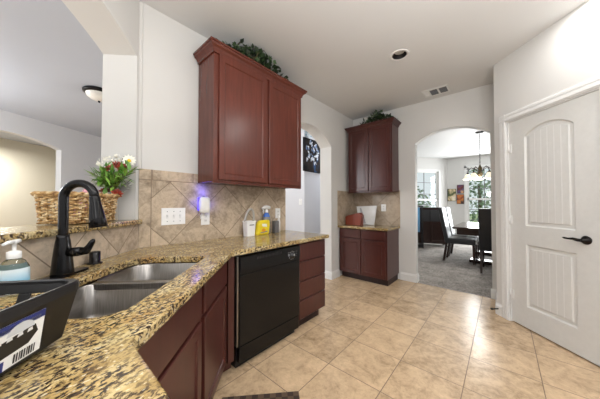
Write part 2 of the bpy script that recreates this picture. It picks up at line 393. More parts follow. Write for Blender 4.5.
# dining room shell: back wall with window, angled bay wall with window, left wall
def win_wall(name, U0, U1, u0, u1, z0, z1, loc, rz, t=.14):
    bm = newbm()
    for q in ((U0, u0, 0, CH), (u1, U1, 0, CH), (u0, u1, 0, z0), (u0, u1, z1, CH)): box(bm, q[0], q[1], 0, t, q[2], q[3])
    return struct(name, bm, 'wall', loc=loc, rz=rz)
def window(name, u0, u1, z0, z1, loc, rz, nx, rows, side=(1, 1)):
    bm = newbm(); e = .055
    for q in ((u0, u0 + e, z0, z1), (u1 - e, u1, z0, z1), (u0, u1, z0, z0 + e), (u0, u1, z1 - e, z1), (u0, u1, (z0 + z1) / 2 - .03, (z0 + z1) / 2 + .03)): box(bm, q[0], q[1], .03, .08, q[2], q[3])
    w = struct(name, bm, 'trim', loc=loc, rz=rz)
    bm = newbm()
    for i in range(1, nx): x = u0 + (u1 - u0) * i / nx; box(bm, x - .01, x + .01, .045, .065, z0, z1)
    for i in range(1, rows): z = z0 + (z1 - z0) * i / rows; box(bm, u0, u1, .046, .064, z - .01, z + .01)
    obj('window_grid', bm, 'grey', w)
    bm = newbm(); box(bm, u0 + .02, u1 - .02, .053, .057, z0 + .02, z1 - .02); obj('window_pane', bm, 'glass', w)
    bm = newbm(); c = .075
    for q in ((u0 - c, u0, z0 - c, z1 + c), (u1, u1 + c, z0 - c, z1 + c), (u0 - c, u1 + c, z1, z1 + c)): box(bm, q[0], q[1], -.02, .0, q[2], q[3])
    obj('window_casing', bm, 'trim', w, .004)
    bm = newbm(); box(bm, u0 - c - .03, u1 + c + .03, -.06, .0, z0 - .03, z0); obj('window_sill', bm, 'trim', w, .004)
    return w
win_wall('wall_dining_back', -1.50, 2.2, -.915, .50, .36, 2.50, (0, 9.8, 0), 0)
window('window_1', -.915, .50, .36, 2.50, (0, 9.8, 0), 0, 3, 6)
bA = Vector((-1.493, 9.80)); bB = Vector((-2.182, 8.747)); bd = (bA - bB).normalized(); bang = math.atan2(bd.y, bd.x); L = (bA - bB).length
win_wall('wall_bay', -1.9, L + .05, -.30, L - .40, .40, 2.42, (bB.x, bB.y, 0), bang)
window('window_2', -.30, L - .40, .40, 2.42, (bB.x, bB.y, 0), bang, 2, 5)
p2 = bB + bd * -1.9
bm = newbm(); prism(bm, [(p2.x, p2.y + .1, 0), (p2.x, 4.1, 0), (p2.x - .1, 4.1, 0), (p2.x - .1, p2.y + .1, 0)], (0, 0, CH)); struct('wall_dining_left', bm, 'wall')

# baseboards
def baseboard(name, p0, p1, nrm, h=.13, t=.016, mat='trim'):
    p0 = Vector(p0); p1 = Vector(p1); n = Vector(nrm).normalized(); bm = newbm()
    prof = [(0, 0), (t, 0), (t, h - .03), (t * .45, h - .012), (t * .3, h), (0, h)]
    prism(bm, [(p0.x + n.x * a, p0.y + n.y * a, z) for a, z in prof], (p1.x - p0.x, p1.y - p0.y, 0)); return struct(name, bm, mat)
baseboard('baseboard_left', (WX, 3.28), (WX, 3.52), (1, 0)); baseboard('baseboard_jamb', (WX - .23, 3.28), (WX + .016, 3.28), (0, -1))
baseboard('baseboard_back', (-1.30, 4.05), (-1.044, 4.05), (0, -1)); baseboard('baseboard_arch', (-1.06, 4.05), (-1.06, 4.17), (1, 0))
baseboard('baseboard_back_right', (-.131, 4.05), (-.06, 4.05), (0, -1)); baseboard('baseboard_return', (-.06, 4.034), (-.06, 3.527), (-1, 0))
baseboard('baseboard_pantry', (-.06, 3.527), (-.01, 3.477), (-1, -1))
baseboard('baseboard_dining', (-1.49, 9.8), (2.1, 9.8), (0, -1)); baseboard('baseboard_bay', (p2.x, p2.y), (-1.49, 9.8), (bd.y, -bd.x)); baseboard('baseboard_hall', (-2.95, 3.5), (-2.95, 5.4), (1, 0))

# backsplashes
bm = newbm(); box(bm, 0, 1.64, 0, .012, CT, 1.55); o = struct('trim_1', bm, 'splash', loc=(WX, .533, 0), rz=0)
# local x must run along world +Y and face +X: rotate the mesh
o.rotation_euler = (0, 0, radians(90)); o.location = (WX + .012, .533, 0)
bm = newbm(); box(bm, -1.9, -.6, -1.16, -1.15, CT, 1.11); struct('trim_2', bm, 'splash2', loc=(0, 0, 0), rz=D45)
bm = newbm(); box(bm, 0, .87, -.012, 0, .895, 1.50); struct('trim_3', bm, 'splash3', loc=(WX + .001, 4.05, 0))
bm = newbm(); box(bm, 0, .57, 0, .012, .895, 1.50); struct('trim_4', bm, 'splash3', loc=(WX + .012, 3.47, 0), rz=radians(90))

# pantry door
drs = newbm()
def doorslab(bm, x0, x1, z0, z1, y1, t):
    """two-panel plank door: top panel with an arched head, lower panel square; grooves between planks"""
    px0, px1 = x0 + .175, x1 - .162; lz0, lz1 = .225, .855; uz0, uz1, rise = 1.045, 2.045, .085
    def add(pts, y, flip=False): bm.faces.new([bm.verts.new((u, y, z)) for u, z in pts])
    def loop(du, lower):
        if lower: return [(px0 + du, lz0 + du), (px1 - du, lz0 + du), (px1 - du, lz1 - du), (px0 + du, lz1 - du)]
        return [(px0 + du, uz0 + du), (px1 - du, uz0 + du)] + [(px1 - du - (px1 - px0 - 2 * du) * i / 20, 0) for i in range(21)]
    def arcz(u): h = (px1 - px0) / 2; R = (h * h + rise * rise) / (2 * rise); return sqrt(R * R - (u - (px0 + px1) / 2) ** 2) - (R - rise) + uz1 - rise
    def up(du):
        pts = [(px0 + du, uz0 + du), (px1 - du, uz0 + du)]
        for i in range(21):
            u = px1 - du - (px1 - px0 - 2 * du) * i / 20; pts.append((u, arcz(u) - du))
        return pts
    # face plate pieces
    add([(x0, z0), (px0, z0), (px0, z1), (x0, z1)], y1); add([(px1, z0), (x1, z0), (x1, z1), (px1, z1)], y1)
    add([(px0, z0), (px1, z0), (px1, lz0), (px0, lz0)], y1); add([(px0, lz1), (px1, lz1), (px1, uz0), (px0, uz0)], y1)
    top = up(0)[2:]
    for a, b in zip(top, top[1:]): add([a, (a[0], z1), (b[0], z1), b], y1)
    for lp in (lambda d: loop(d, True), up):
        prev = [bm.verts.new((u, y1, z)) for u, z in lp(0)]
        for d, yy in ((.012, y1 - .013), (.035, y1 - .013), (.045, y1 - .006)):
            cur = [bm.verts.new((u, yy, z)) for u, z in lp(d)]
            for i in range(len(cur)): bm.faces.new((prev[i], prev[(i + 1) % len(cur)], cur[(i + 1) % len(cur)], cur[i]))
            prev = cur
        bm.faces.new(prev)
    # sides and back
    for q in (((x0, y1, z0), (x0, y1, z1), (x0, y1 - t, z1), (x0, y1 - t, z0)), ((x1, y1, z0), (x1, y1, z1), (x1, y1 - t, z1), (x1, y1 - t, z0)),
              ((x0, y1, z1), (x1, y1, z1), (x1, y1 - t, z1), (x0, y1 - t, z1)), ((x0, y1, z0), (x1, y1, z0), (x1, y1 - t, z0), (x0, y1 - t, z0)), ((x0, y1 - t, z0), (x1, y1 - t, z0), (x1, y1 - t, z1), (x0, y1 - t, z1))):
        bm.faces.new([bm.verts.new(p) for p in q])
    bmesh.ops.remove_doubles(bm, verts=bm.verts[:], dist=1e-5)
    return px0, px1, (lz0, lz1), (uz0, uz1), arcz
bm = newbm(); px0, px1, lz, uz, arcz = doorslab(bm, DW1 + .004, DW0 - .004, .012, DH - .008, -.012, .04)
door = struct('door_1', bm, 'door', loc=(DO[0], DO[1], 0), rz=R45)
bm = newbm()
for i in range(1, 6):
    u = px0 + .045 + (px1 - px0 - .09) * i / 6
    box(bm, u - .004, u + .004, -.0195, -.0172, lz[0] + .047, lz[1] - .047); box(bm, u - .004, u + .004, -.0195, -.0172, uz[0] + .047, arcz(u) - .05)
obj('plank_bead', bm, 'trim', door)
bm = newbm(); hx, hz = -.822, .975
lathe(bm, [(0, 0), (.034, 0), (.036, .006), (.03, .012), (.014, .014), (.014, .05), (0, .05)], 24, m=Matrix.Translation((hx, -.012, hz)) @ Matrix.Rotation(radians(-90), 4, 'X'))
tube(bm, [(hx, .035, hz), (hx + .02, .042, hz), (hx + .05, .043, hz + .006), (hx + .085, .04, hz + .002), (hx + .115, .036, hz + .004), (hx + .13, .034, hz + .006)], [.013, .013, .011, .008, .009, .005], 10)
obj('door_handle', bm, 'bronze', door, label='dark bronze lever handle')
for z in (.30, 1.10, 1.87):
    bm = newbm(); tube(bm, [(DW0 - .002, -.004, z - .045), (DW0 - .002, -.004, z + .045)], .008, 10); box(bm, DW0 - .03, DW0 + .012, -.012, -.006, z - .045, z + .045); obj('door_hinge', bm, 'trim', door)
# casing, jamb and dark gap
bm = newbm(); c = .085
def casing(x0, x1, z0, z1, horiz):
    for f0, f1, y in ((0, 1, .012), (.12, .42, .02), (.62, .92, .016)):
        if horiz: box(bm, x0, x1, 0, y, z0 + (z1 - z0) * f0, z0 + (z1 - z0) * f1)
        else: box(bm, x0 + (x1 - x0) * f0, x0 + (x1 - x0) * f1, 0, y, z0, z1)
casing(DW0 + .005, DW0 + .005 + c, 0, DH + .005 + c, False); casing(DW1 - c, DW1 - .005, 0, DH + .005 + c, False); casing(DW1 - c, DW0 + .005 + c, DH + .005, DH + .005 + c, True)
box(bm, DW0 - .003, DW0 + .006, -.12, 0, 0, DH); box(bm, DW1 - .006, DW1 + .003, -.12, 0, 0, DH); box(bm, DW1, DW0, -.12, 0, DH - .007, DH + .006)
struct('trim_5', bm, 'trim', .002, loc=(DO[0], DO[1], 0), rz=R45)
bm = newbm(); box(bm, DW1, DW0, -.118, -.1, 0.001, DH - .01); struct('door_gap_shade', bm, 'toe', loc=(DO[0], DO[1], 0), rz=R45)  # dark sheet behind the slab, standing in for shade in the door gaps

# ================================================================ COUNTERTOPS, SINK
def polyslab(bm, outer, holes, z0, z1):
    es = []
    for lp in [outer] + holes:
        vs = [bm.verts.new((x, y, z1)) for x, y in lp]; es += [bm.edges.new((vs[i], vs[(i + 1) % len(vs)])) for i in range(len(vs))]
    g = bmesh.ops.triangle_fill(bm, edges=es, use_beauty=True); fs = [f for f in g['geom'] if isinstance(f, bmesh.types.BMFace)]
    ex = bmesh.ops.extrude_face_region(bm, geom=fs); bmesh.ops.translate(bm, vec=(0, 0, z0 - z1), verts=[v for v in ex['geom'] if isinstance(v, bmesh.types.BMVert)])
def rrect(p0, p1, q0, q1, rs, n=8):
    """rounded rectangle in (p,q); radii for corners (p0,q0),(p1,q0),(p1,q1),(p0,q1)"""
    out = []
    for (cx, cy, r, a0) in ((p0 + rs[0], q0 + rs[0], rs[0], 180), (p1 - rs[1], q0 + rs[1], rs[1], 270), (p1 - rs[2], q1 - rs[2], rs[2], 0), (p0 + rs[3], q1 - rs[3], rs[3], 90)):
        for i in range(n + 1):
            t = radians(a0 + 90 * i / n); out.append((cx + r * cos(t), cy + r * sin(t)))
    return out
SP0, SP1, SQ0, SQ1 = -1.575, -.755, -.955, -.520
hole = rrect(SP0, SP1, SQ0, SQ1, (.11, .16, .09, .03))
outer = [(WX + .002, .535), (WX + .002, 2.2), (-1.485, 2.2), (-1.485, .945), (-.706, .166), (-.25, .166), (-.25, -.635), (-1.003, -.635)]
bm = newbm(); polyslab(bm, outer, [[pq(*h) for h in hole]], CT - .04, CT)
tag(obj('countertop', bm, 'granite', bev=.008, seg=3), 'speckled tan and brown granite worktop wrapping around the sink and over the dishwasher', 'countertop')
bm = newbm(); polyslab(bm, [(-1.906, -1.150), (-1.879, -1.150), (-1.879, -1.46), (.015, -1.46), (.015, -1.118), (-1.906, -1.118)], [], 1.1105, 1.147)
o = tag(obj('bar_ledge', bm, 'granite', bev=.01, seg=3), 'raised granite bar ledge in the pass-through under the wicker basket', 'ledge'); place(o, (0, 0, 0), D45)

sink = thing('sink', 'double bowl stainless steel undermount sink set in the granite', 'sink', (0, 0, 0), D45)
def bowl(bm, p0, p1, q0, q1, rs, z0, z1, rim):
    prev = None
    steps = [(-rim, z1), (0, z1), (.004, z1 - .006), (.012, z0 + .06), (.03, z0 + .018), (.07, z0 + .003), (.12, z0)]
    for d, z in steps:
        rr = [max(r - d * .6, .01) for r in rs]
        pts = rrect(p0 + d, p1 - d, q0 + d, q1 - d, rr)
        cur = [bm.verts.new((a, b, z)) for a, b in pts]
        if prev:
            for i in range(len(cur)):
                f = bm.faces.new((prev[i], prev[(i + 1) % len(cur)], cur[(i + 1) % len(cur)], cur[i])); f.smooth = True
        prev = cur
    bm.faces.new(prev)
bm = newbm(); bowl(bm, SP0 - .005, -1.225, SQ0 - .005, SQ1 + .005, (.11, .05, .05, .035), .70, CT - .042, .0); obj('bowl', bm, 'steel', sink, rec=False)
bm = newbm(); bowl(bm, -1.205, SP1 + .005, SQ0 - .005, SQ1 + .005, (.05, .16, .09, .05), .68, CT - .042, .0); obj('bowl', bm, 'steel', sink, rec=False)
bm = newbm(); box(bm, -1.234, -1.196, SQ0 + .01, SQ1 - .01, CT - .075, CT - .0405); obj('divider', bm, 'steel', sink, .006, 3)
for p in (-1.42, -.98):
    bm = newbm(); z = .70 if p < -1.2 else .68
    lathe(bm, [(.045, .001), (.05, .004), (.042, .005), (.03, .001), (0, .001)], 20, (p, -.74, z)); obj('drain', bm, 'steel', sink)

# ================================================================ BASE CABINETS
# sink cabinet on the angle
cab = thing('sink_cabinet', 'dark cherry corner cabinet under the sink with two doors', 'cabinet', (0, 0, 0), D45)
FQ = -.418
bm = newbm(); zt = CT - .041
box(bm, -1.735, -.60, FQ - .042, FQ - .021, .11, zt); box(bm, -1.68, -.60, FQ - .62, FQ - .60, .11, zt)
box(bm, -1.735, -1.715, FQ - .6, FQ - .042, .11, zt); box(bm, -.62, -.60, FQ - .6, FQ - .042, .11, zt); box(bm, -1.735, -.60, FQ - .6, FQ - .042, .11, .13)
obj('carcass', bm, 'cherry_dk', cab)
bm = newbm(); box(bm, -1.76, -.6, FQ - .13, FQ - .11, 0.001, .11); obj('toe_kick', bm, 'toe', cab)
for u0, u1 in ((-1.722, -1.258), (-1.214, -.625)):
    bm = newbm(); slab(bm, u0, u1, .690, .855, FQ); obj('false_drawer', bm, 'cherry_dk', cab)
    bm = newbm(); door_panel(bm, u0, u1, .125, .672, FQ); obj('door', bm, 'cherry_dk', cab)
# peninsula cabinet carrying the worktop below the camera
bm = newbm(); box(bm, -.70, -.27, -.60, .11, .11, zt)
pc = thing('base_cabinet', 'dark cherry base cabinet under the near end of the granite worktop', 'cabinet')
obj('carcass', bm, 'cherry_dk', pc, .002)
for x0, x1 in ((-.69, -.49), (-.48, -.28)):
    bm = newbm(); door_panel(bm, -x1, -x0, .13, .855, -.131 + .0, .02); o = obj('door', bm, 'cherry_dk', pc); o.rotation_euler = (0, 0, 0)
    for v in o.data.vertices: v.co = (-v.co.x, -v.co.y, v.co.z)
    o.data.flip_normals()
    for v in o.data.vertices: v.co.y = .131 - (v.co.y - .131)
bm = newbm(); box(bm, -.68, -.29, -.58, .05, .001, .11); obj('toe_kick', bm, 'toe', pc)

# drawer stack and filler at the end of the dishwasher run: local frame x=-worldY, y=+worldX
RUN = radians(-90); FX = -1.515
def run_frame(): return (0, 0, 0), RUN          # local (lx, ly) -> world (ly, -lx)
dc = thing('drawer_cabinet', 'dark cherry cabinet with four stacked drawers right of the dishwasher', 'cabinet', (0, 0, 0), RUN)
bm = newbm(); box(bm, -2.165, -1.722, WX + .03, FX - .021, .11, zt); obj('carcass', bm, 'cherry_dk', dc, .002)
bm = newbm(); box(bm, -2.15, -1.73, WX + .05, FX - .085, .001, .11); obj('toe_kick', bm, 'toe', dc)
zs = [.875, .688, .492, .306, .115]
for a, b in zip(zs, zs[1:]):
    bm = newbm(); slab(bm, -2.162, -1.726, b + .004, a - .004, FX, .02, .006); obj('drawer', bm, 'cherry_dk', dc)
fl = newbm(); box(fl, FX - .022, FX - .002, .935, .985, .10, zt); box(fl, FX - .10, FX - .08, .935, 1.01, .001, .11)
tag(obj('filler_panel', fl, 'cherry_dk', bev=.002), 'narrow dark cherry filler strip between the sink cabinet and the dishwasher', 'cabinet panel')

# dishwasher
dw = thing('dishwasher', 'glossy black built-in dishwasher under the granite worktop', 'dishwasher', (0, 0, 0), RUN)
bm = newbm(); box(bm, -1.712, -1.02, WX + .05, FX - .03, .05, .865); obj('body', bm, 'black_m', dw)
bm = newbm(); box(bm, -1.710, -1.022, FX - .03, FX + .012, .19, .725); box(bm, -1.710, -1.022, FX - .03, FX + .012, .725, .862); obj('door', bm, 'black', dw, .006, 3)
bm = newbm(); box(bm, -1.708, -1.024, FX + .012, FX + .018, .752, .856); obj('control_panel', bm, 'black', dw, .004, 3)
bm = newbm()
for i in range(18): box(bm, -1.46 + i * .016, -1.452 + i * .016, FX + .017, FX + .020, .822, .842)
obj('vent_grille', bm, 'black_m', dw)
bm = newbm(); box(bm, -1.706, -1.026, FX - .05, FX + .006, .062, .183); obj('kick_panel', bm, 'black', dw, .005)
bm = newbm(); box(bm, -1.70, -1.03, FX - .12, FX - .05, .001, .065); obj('base', bm, 'black_m', dw)
bm = newbm(); lathe(bm, [(.030, 0), (.030, .006), (.023, .008), (.021, .026), (0, .027)], 24, m=Matrix.Translation((-1.595, FX + .018, .785)) @ Matrix.Rotation(radians(-90), 4, 'X'))
dial = obj('dial', bm, 'black_m', dw)
bm = newbm(); box(bm, -1.597, -1.593, FX + .044, FX + .047, .785, .803); obj('pointer', bm, 'white', dial, label='white pointer line')
for a in range(0, 360, 40):
    if a in (240, 280): continue
    bm = newbm(); cbox(bm, (-1.595 + .038 * sin(radians(a)), FX + .0188, .785 + .038 * cos(radians(a))), (.005, .001, .005)); obj('dial_mark', bm, 'white', dial, label='white mark beside the dial')
for x in (-1.548,):
    bm = newbm(); cbox(bm, (x, FX + .021, .792), (.014, .008, .022)); obj('button', bm, 'grey', dw, .002)
for k in range(3): bm = newbm(); cbox(bm, (-1.655 + k * .003, FX + .0188, .815 - k * .02), (.016, .001, .004)); obj('lettering', bm, 'grey', dw)
bm = newbm(); cbox(bm, (-1.548, FX + .0188, .815), (.02, .001, .005)); obj('lettering', bm, 'grey', dw)
bm = newbm(); box(bm, -1.019, -1.005, FX - .03, FX + .002, .19, .865); obj('side_trim', bm, 'steel', dw, label='bright metal edge strip')

# ================================================================ WALL CABINETS
def crown(bm, x0, x1, y0, y1, z, h, out, wallside=()):
    prof = [(0, 0), (.012, 0), (.012, h * .18), (out * .45, h * .45), (out * .8, h * .62), (out * .85, h * .8), (out, h * .82), (out, h)]
    prev = None
    for d, dz in prof:
        cur = [bm.verts.new(p) for p in ((x0 - d * (0 if 'L' in wallside else 1), y0, z + dz), (x0 - d * (0 if 'L' in wallside else 1), y1 + d, z + dz), (x1 + d, y1 + d, z + dz), (x1 + d, y0, z + dz))]
        if prev:
            for i in range(3): bm.faces.new((prev[i], prev[i + 1], cur[i + 1], cur[i]))
        prev = cur
    bm.faces.new(prev)
    bm.faces.new([bm.verts.new(p) for p in ((x0, y0, z), (x0, y1, z), (x1, y1, z), (x1, y0, z))])
def wall_cabinet(label, x0, x1, y0, y1, z0, z1, doors, loc, rz, mat, ch=.085, out=.055, wallside=()):
    t = thing('wall_cabinet', label, 'cabinet', loc, rz)
    bm = newbm(); box(bm, x0, x1, y0, y1 - .021, z0 + .0, z1); box(bm, x0 - 0, x1, y1 - .05, y1 - .020, z0 - .012, z0); obj('carcass', bm, mat, t, .002)
    for a, b in doors:
        bm = newbm(); door_panel(bm, a, b, z0 + .018, z1 - .012, y1, .02, .052); obj('door', bm, mat, t)
    bm = newbm(); crown(bm, x0, x1, y0, y1 - .02, z1 - .01, ch, out, wallside); obj('crown_moulding', bm, mat, t)
    return t
wall_cabinet('large reddish cherry wall cabinet with two doors above the worktop', -2.155, -1.0, WX + .014, -1.85, 1.465, 2.60, ((-2.135, -1.622), (-1.588, -1.045)), (0, 0, 0), RUN, 'cherry')
# back niche cabinets: local frame rotated 180 degrees, x = -worldX, y = -worldY
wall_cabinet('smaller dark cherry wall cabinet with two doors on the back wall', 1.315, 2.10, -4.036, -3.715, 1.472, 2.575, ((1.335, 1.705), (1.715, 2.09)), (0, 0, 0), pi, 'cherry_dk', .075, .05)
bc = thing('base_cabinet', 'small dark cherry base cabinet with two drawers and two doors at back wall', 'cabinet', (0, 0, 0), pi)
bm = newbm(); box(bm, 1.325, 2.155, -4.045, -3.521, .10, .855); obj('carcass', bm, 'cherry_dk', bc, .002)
bm = newbm(); box(bm, 1.34, 2.15, -4.03, -3.585, .001, .10); obj('toe_kick', bm, 'toe', bc)
for a, b in ((1.345, 1.742), (1.756, 2.15)):
    bm = newbm(); slab(bm, a, b, .70, .845, -3.50, .02); obj('drawer', bm, 'cherry_dk', bc)
    bm = newbm(); door_panel(bm, a, b, .115, .685, -3.50); obj('door', bm, 'cherry_dk', bc)
bm = newbm(); box(bm, WX + .003, -1.295, 3.465, 4.037, .857, .895)
tag(obj('countertop', bm, 'granite', bev=.007, seg=3), 'small granite worktop on the base cabinet at the back wall', 'countertop')

# ================================================================ THINGS ON THE COUNTER
# faucet
fa = thing('faucet', 'black gooseneck kitchen faucet with pull-down spray head behind the sink', 'faucet', (*pq(-1.185, -1.062), CT), D45)
bm = newbm(); pts = rrect(-.13, .13, -.032, .032, (.031,) * 4); prism(bm, [(x, y, 0) for x, y in pts], (0, 0, .012)); obj('base_plate', bm, 'faucet', fa, .003)
bm = newbm(); lathe(bm, [(0, .012), (.042, .012), (.042, .02), (.039, .05), (.036, .09), (.031, .14), (.027, .172), (.024, .185), (.024, .20), (0, .20)], 28); obj('body', bm, 'faucet', fa)
R = .070; zc = .377
pth = [(0, 0, .185 + i * .02) for i in range(10)] + [(0, R - R * cos(t), zc + R * sin(t)) for t in [radians(a) for a in range(0, 177, 8)]]
bm = newbm(); tube(bm, pth, .0188, 16); obj('spout', bm, 'faucet', fa)
e0 = Vector(pth[-1]); ed = (Vector(pth[-1]) - Vector(pth[-2])).normalized()
bm = newbm(); tube(bm, [e0 - ed * .006, e0 + ed * .004, e0 + ed * .03, e0 + ed * .10, e0 + ed * .145, e0 + ed * .15], [.0185, .021, .022, .031, .036, .030], 20); obj('spray_head', bm, 'faucet', fa)
bm = newbm(); tube(bm, [(0, .03, .115), (0, .07, .118), (0, .09, .120)], [.022, .022, .019], 14); tube(bm, [(0, .080, .118), (0, .106, .122), (0, .120, .142), (0, .134, .166), (0, .140, .176)], [.019, .019, .014, .012, .006], 12); obj('handle', bm, 'faucet', fa)
bm = newbm(); lathe(bm, [(.036, 0), (.036, .006), (.026, .008), (.026, .066), (.022, .07), (0, .07)], 24)
ag = tag(obj('air_gap_cap', bm, 'faucet'), 'short black cylindrical cap on the granite right of the faucet', 'sink accessory'); place(ag, (*pq(-1.43, -1.105), CT))

# soap bottle
sb = thing('soap_bottle', 'clear hand soap bottle with white pump behind the dish rack', 'soap bottle', (*pq(-.978, -1.055), CT), D45)
lab = NT('soap_label'); sx = lab.new('ShaderNodeSeparateXYZ'); lab.put(sx.inputs[0], lab.vec()); lab.set(Base_Color=lab.ramp(sx.outputs[2], [(.0, lin((90, 165, 110))), (.042, lin((90, 165, 110))), (.046, lin((120, 185, 215))), (.09, lin((214, 228, 234)))], 'LINEAR'), Roughness=.4)
bm = newbm(); lathe(bm, [(0, .001), (.038, .001), (.042, .008), (.042, .085), (.040, .105), (.030, .125), (.017, .135), (.016, .145), (0, .145)], 24); obj('bottle', bm, glassm('soap_gel', (222, 232, 226), .05), sb)
bm = newbm(); lathe(bm, [(.0424, .03), (.0426, .034), (.0426, .082), (.0415, .098)], 24); obj('label', bm, lab.m, sb)
bm = newbm(); lathe(bm, [(.019, .135), (.020, .137), (.020, .160), (.014, .164), (.006, .166), (.006, .192), (.011, .193), (.011, .204), (0, .204)], 20); tube(bm, [(0, 0, .199), (.03, .012, .201), (.055, .022, .197)], [.008, .007, .005], 10); tube(bm, [(0, 0, .199), (-.028, -.011, .2)], [.009, .007], 10); obj('pump', bm, 'white', sb)

# dish rack (origin at the visible bottom corner), local x = away behind (d2), local y = along label face (d1)
d1 = Vector((.76, -.65)).normalized(); d2 = Vector((-d1.y * -1, 0)); d2 = Vector((-.65, -.76)).normalized()
RA = math.atan2(d2.y, d2.x)              # local x along d2; local y = d2 rotated +90 = (0.76,-0.65) = d1
rk = thing('dish_rack', 'black plastic dish rack with a product sticker at near left on the granite', 'dish rack', (-.838, .045, CT), RA)
LX, LY, HR = .42, .34, .140; FLR = .018; FE = .035
def rring(o, z, r=.035):
    oy = o - FLR + FE; pts = rrect(-o, LX + o, -oy, LY + oy, (r,) * 4, 6); return [(x, y, z) for x, y in pts]
bm = newbm()
def loops(bm, seq):
    prev = None; n = 0
    for lp in seq:
        cur = [bm.verts.new(p) for p in lp]
        if prev:
            for i in range(len(cur)):
                bm.faces.new((prev[i], prev[(i + 1) % len(cur)], cur[(i + 1) % len(cur)], cur[i]))
        prev = cur
    return prev
# walls as four panels with slot openings
def rack_wall(bm, A, B, n_out, slots):
    """A,B bottom points (2D); outward normal; slots list of (s0,s1) fractions"""
    A = Vector(A); B = Vector(B); n = Vector(n_out); t = .006
    cuts = [0]; 
    for s in slots: cuts += [s[0], s[1]]
    cuts += [1]
    def cr(c, z): return Vector((c.x + FLR * z / HR * (1 if c.x > .01 else -1), c.y + FE * z / HR * (1 if c.y > .01 else -1)))
    def P(s, z, inner): p = cr(A, z).lerp(cr(B, z), s) - n * (t if inner else 0); return (p.x, p.y, z)
    def solid(s0, s1, z0, z1):
        v = [bm.verts.new(P(s, z, i)) for i in (0, 1) for s, z in ((s0, z0), (s1, z0), (s1, z1), (s0, z1))]
        for q in ((0, 1, 2, 3), (7, 6, 5, 4), (0, 4, 5, 1), (1, 5, 6, 2), (2, 6, 7, 3), (3, 7, 4, 0)): bm.faces.new([v[k] for k in q])
    if not slots: solid(0, 1, .012, HR); return
    zlo, zhi = .026, .118
    solid(0, 1, .012, zlo); solid(0, 1, zhi, HR)
    for i in range(0, len(cuts), 2): solid(cuts[i], cuts[i + 1], zlo, zhi)
bm = newbm()
rack_wall(bm, (0, 0), (0, LY), (-1, 0), [])
rack_wall(bm, (LX, 0), (LX, LY), (1, 0), [(.1, .3), (.4, .6), (.7, .9)])
sl = [(.055 + .235 * i, .055 + .235 * i + .175) for i in range(4)]
rack_wall(bm, (0, 0), (LX, 0), (0, -1), sl); rack_wall(bm, (0, LY), (LX, LY), (0, 1), sl)
box(bm, 0, LX, 0, LY, .012, .02)
for x in (.03, LX - .03):
    for y in (.03, LY - .03): cbox(bm, (x, y, .008), (.03, .03, .016))
obj('tray', bm, 'plastic', rk, .002)
bm = newbm(); o1 = FLR + .008; prev = None
seq = [rring(FLR - .006, HR - .004), rring(FLR - .006, HR + .006), rring(FLR + .004, HR + .008), rring(o1, HR + .004), rring(o1, HR - .014), rring(o1 - .004, HR - .014), rring(FLR, HR - .006)]
loops(bm, seq); obj('rim', bm, 'plastic', rk, smooth=False)
for i in range(7):
    for j in (0.12, 0.24): bm = newbm(); tube(bm, [(.06 + i * .055, j, .02), (.06 + i * .055, j, .072)], .005, 8); obj('plate_prong', bm, 'plastic', rk)
# sticker on the label face (plane leaning outwards): coordinates (s along y, z)
def stick(bm, pts, off, mat):
    bm.faces.new([bm.verts.new((-FLR * z / HR - off, s, z)) for s, z in pts]).material_index = mat
bm = newbm(); s0, s1, zb, ztop = .060, .31, .022, .112
stick(bm, [(s0, zb), (s1, zb), (s1, ztop), (s0, ztop)], .0012, 0)
st = obj('sticker', bm, M['white'], rk, label='white and blue product sticker', rec=False)
bm = newbm()
stick(bm, [(s0, ztop - .016), (s1, ztop - .016), (s1, ztop), (s0, ztop)], .0018, 0)
stick(bm, [(s0 + .075, zb), (s1, zb), (s1, zb + .02), (s0 + .075, zb + .02)], .0018, 0)
stick(bm, [(s0 + .01, .094), (s0 + .10, .094), (s0 + .09, .104), (s0 + .01, .104)], .0018, 1)
stick(bm, [(s0 + .012, .07), (s0 + .02, .088), (s0 + .125, .076), (s0 + .14, .05), (s0 + .125, .044), (s0 + .03, .052)], .0019, 2)
for k in range(5): stick(bm, [(s0 + .025 + k * .02, .078), (s0 + .037 + k * .02, .077), (s0 + .035 + k * .02, .084), (s0 + .027 + k * .02, .085)], .0022, 3)
stick(bm, [(s0 + .03 + .028 * cos(a * pi / 8) + .02, .086 + .02 * sin(a * pi / 8)) for a in range(9)], .0021, 1)
for k in range(9): stick(bm, [(s0 + .014 + k * .005, .026), (s0 + .0165 + k * .005 + (k % 3) * .0006, .026), (s0 + .0165 + k * .005 + (k % 3) * .0006, .044), (s0 + .014 + k * .005, .044)], .0018, 2)
for k in range(6): stick(bm, [(s0 + .085 + k * .009, zb + .008), (s0 + .091 + k * .009, zb + .008), (s0 + .091 + k * .009, zb + .012), (s0 + .085 + k * .009, zb + .012)], .0021, 4)
stick(bm, [(.20 + .013 * cos(a * pi / 8), .084 + .013 * sin(a * pi / 8)) for a in range(16)], .0019, 5)
obj('print', bm, [plain('print_blue', (38, 52, 122), .4), plain('print_grey', (205, 208, 212), .4), 'black_m', plain('print_pale', (225, 225, 225), .4), 'white', plain('print_red', (206, 60, 58), .4)], st, rec=False)

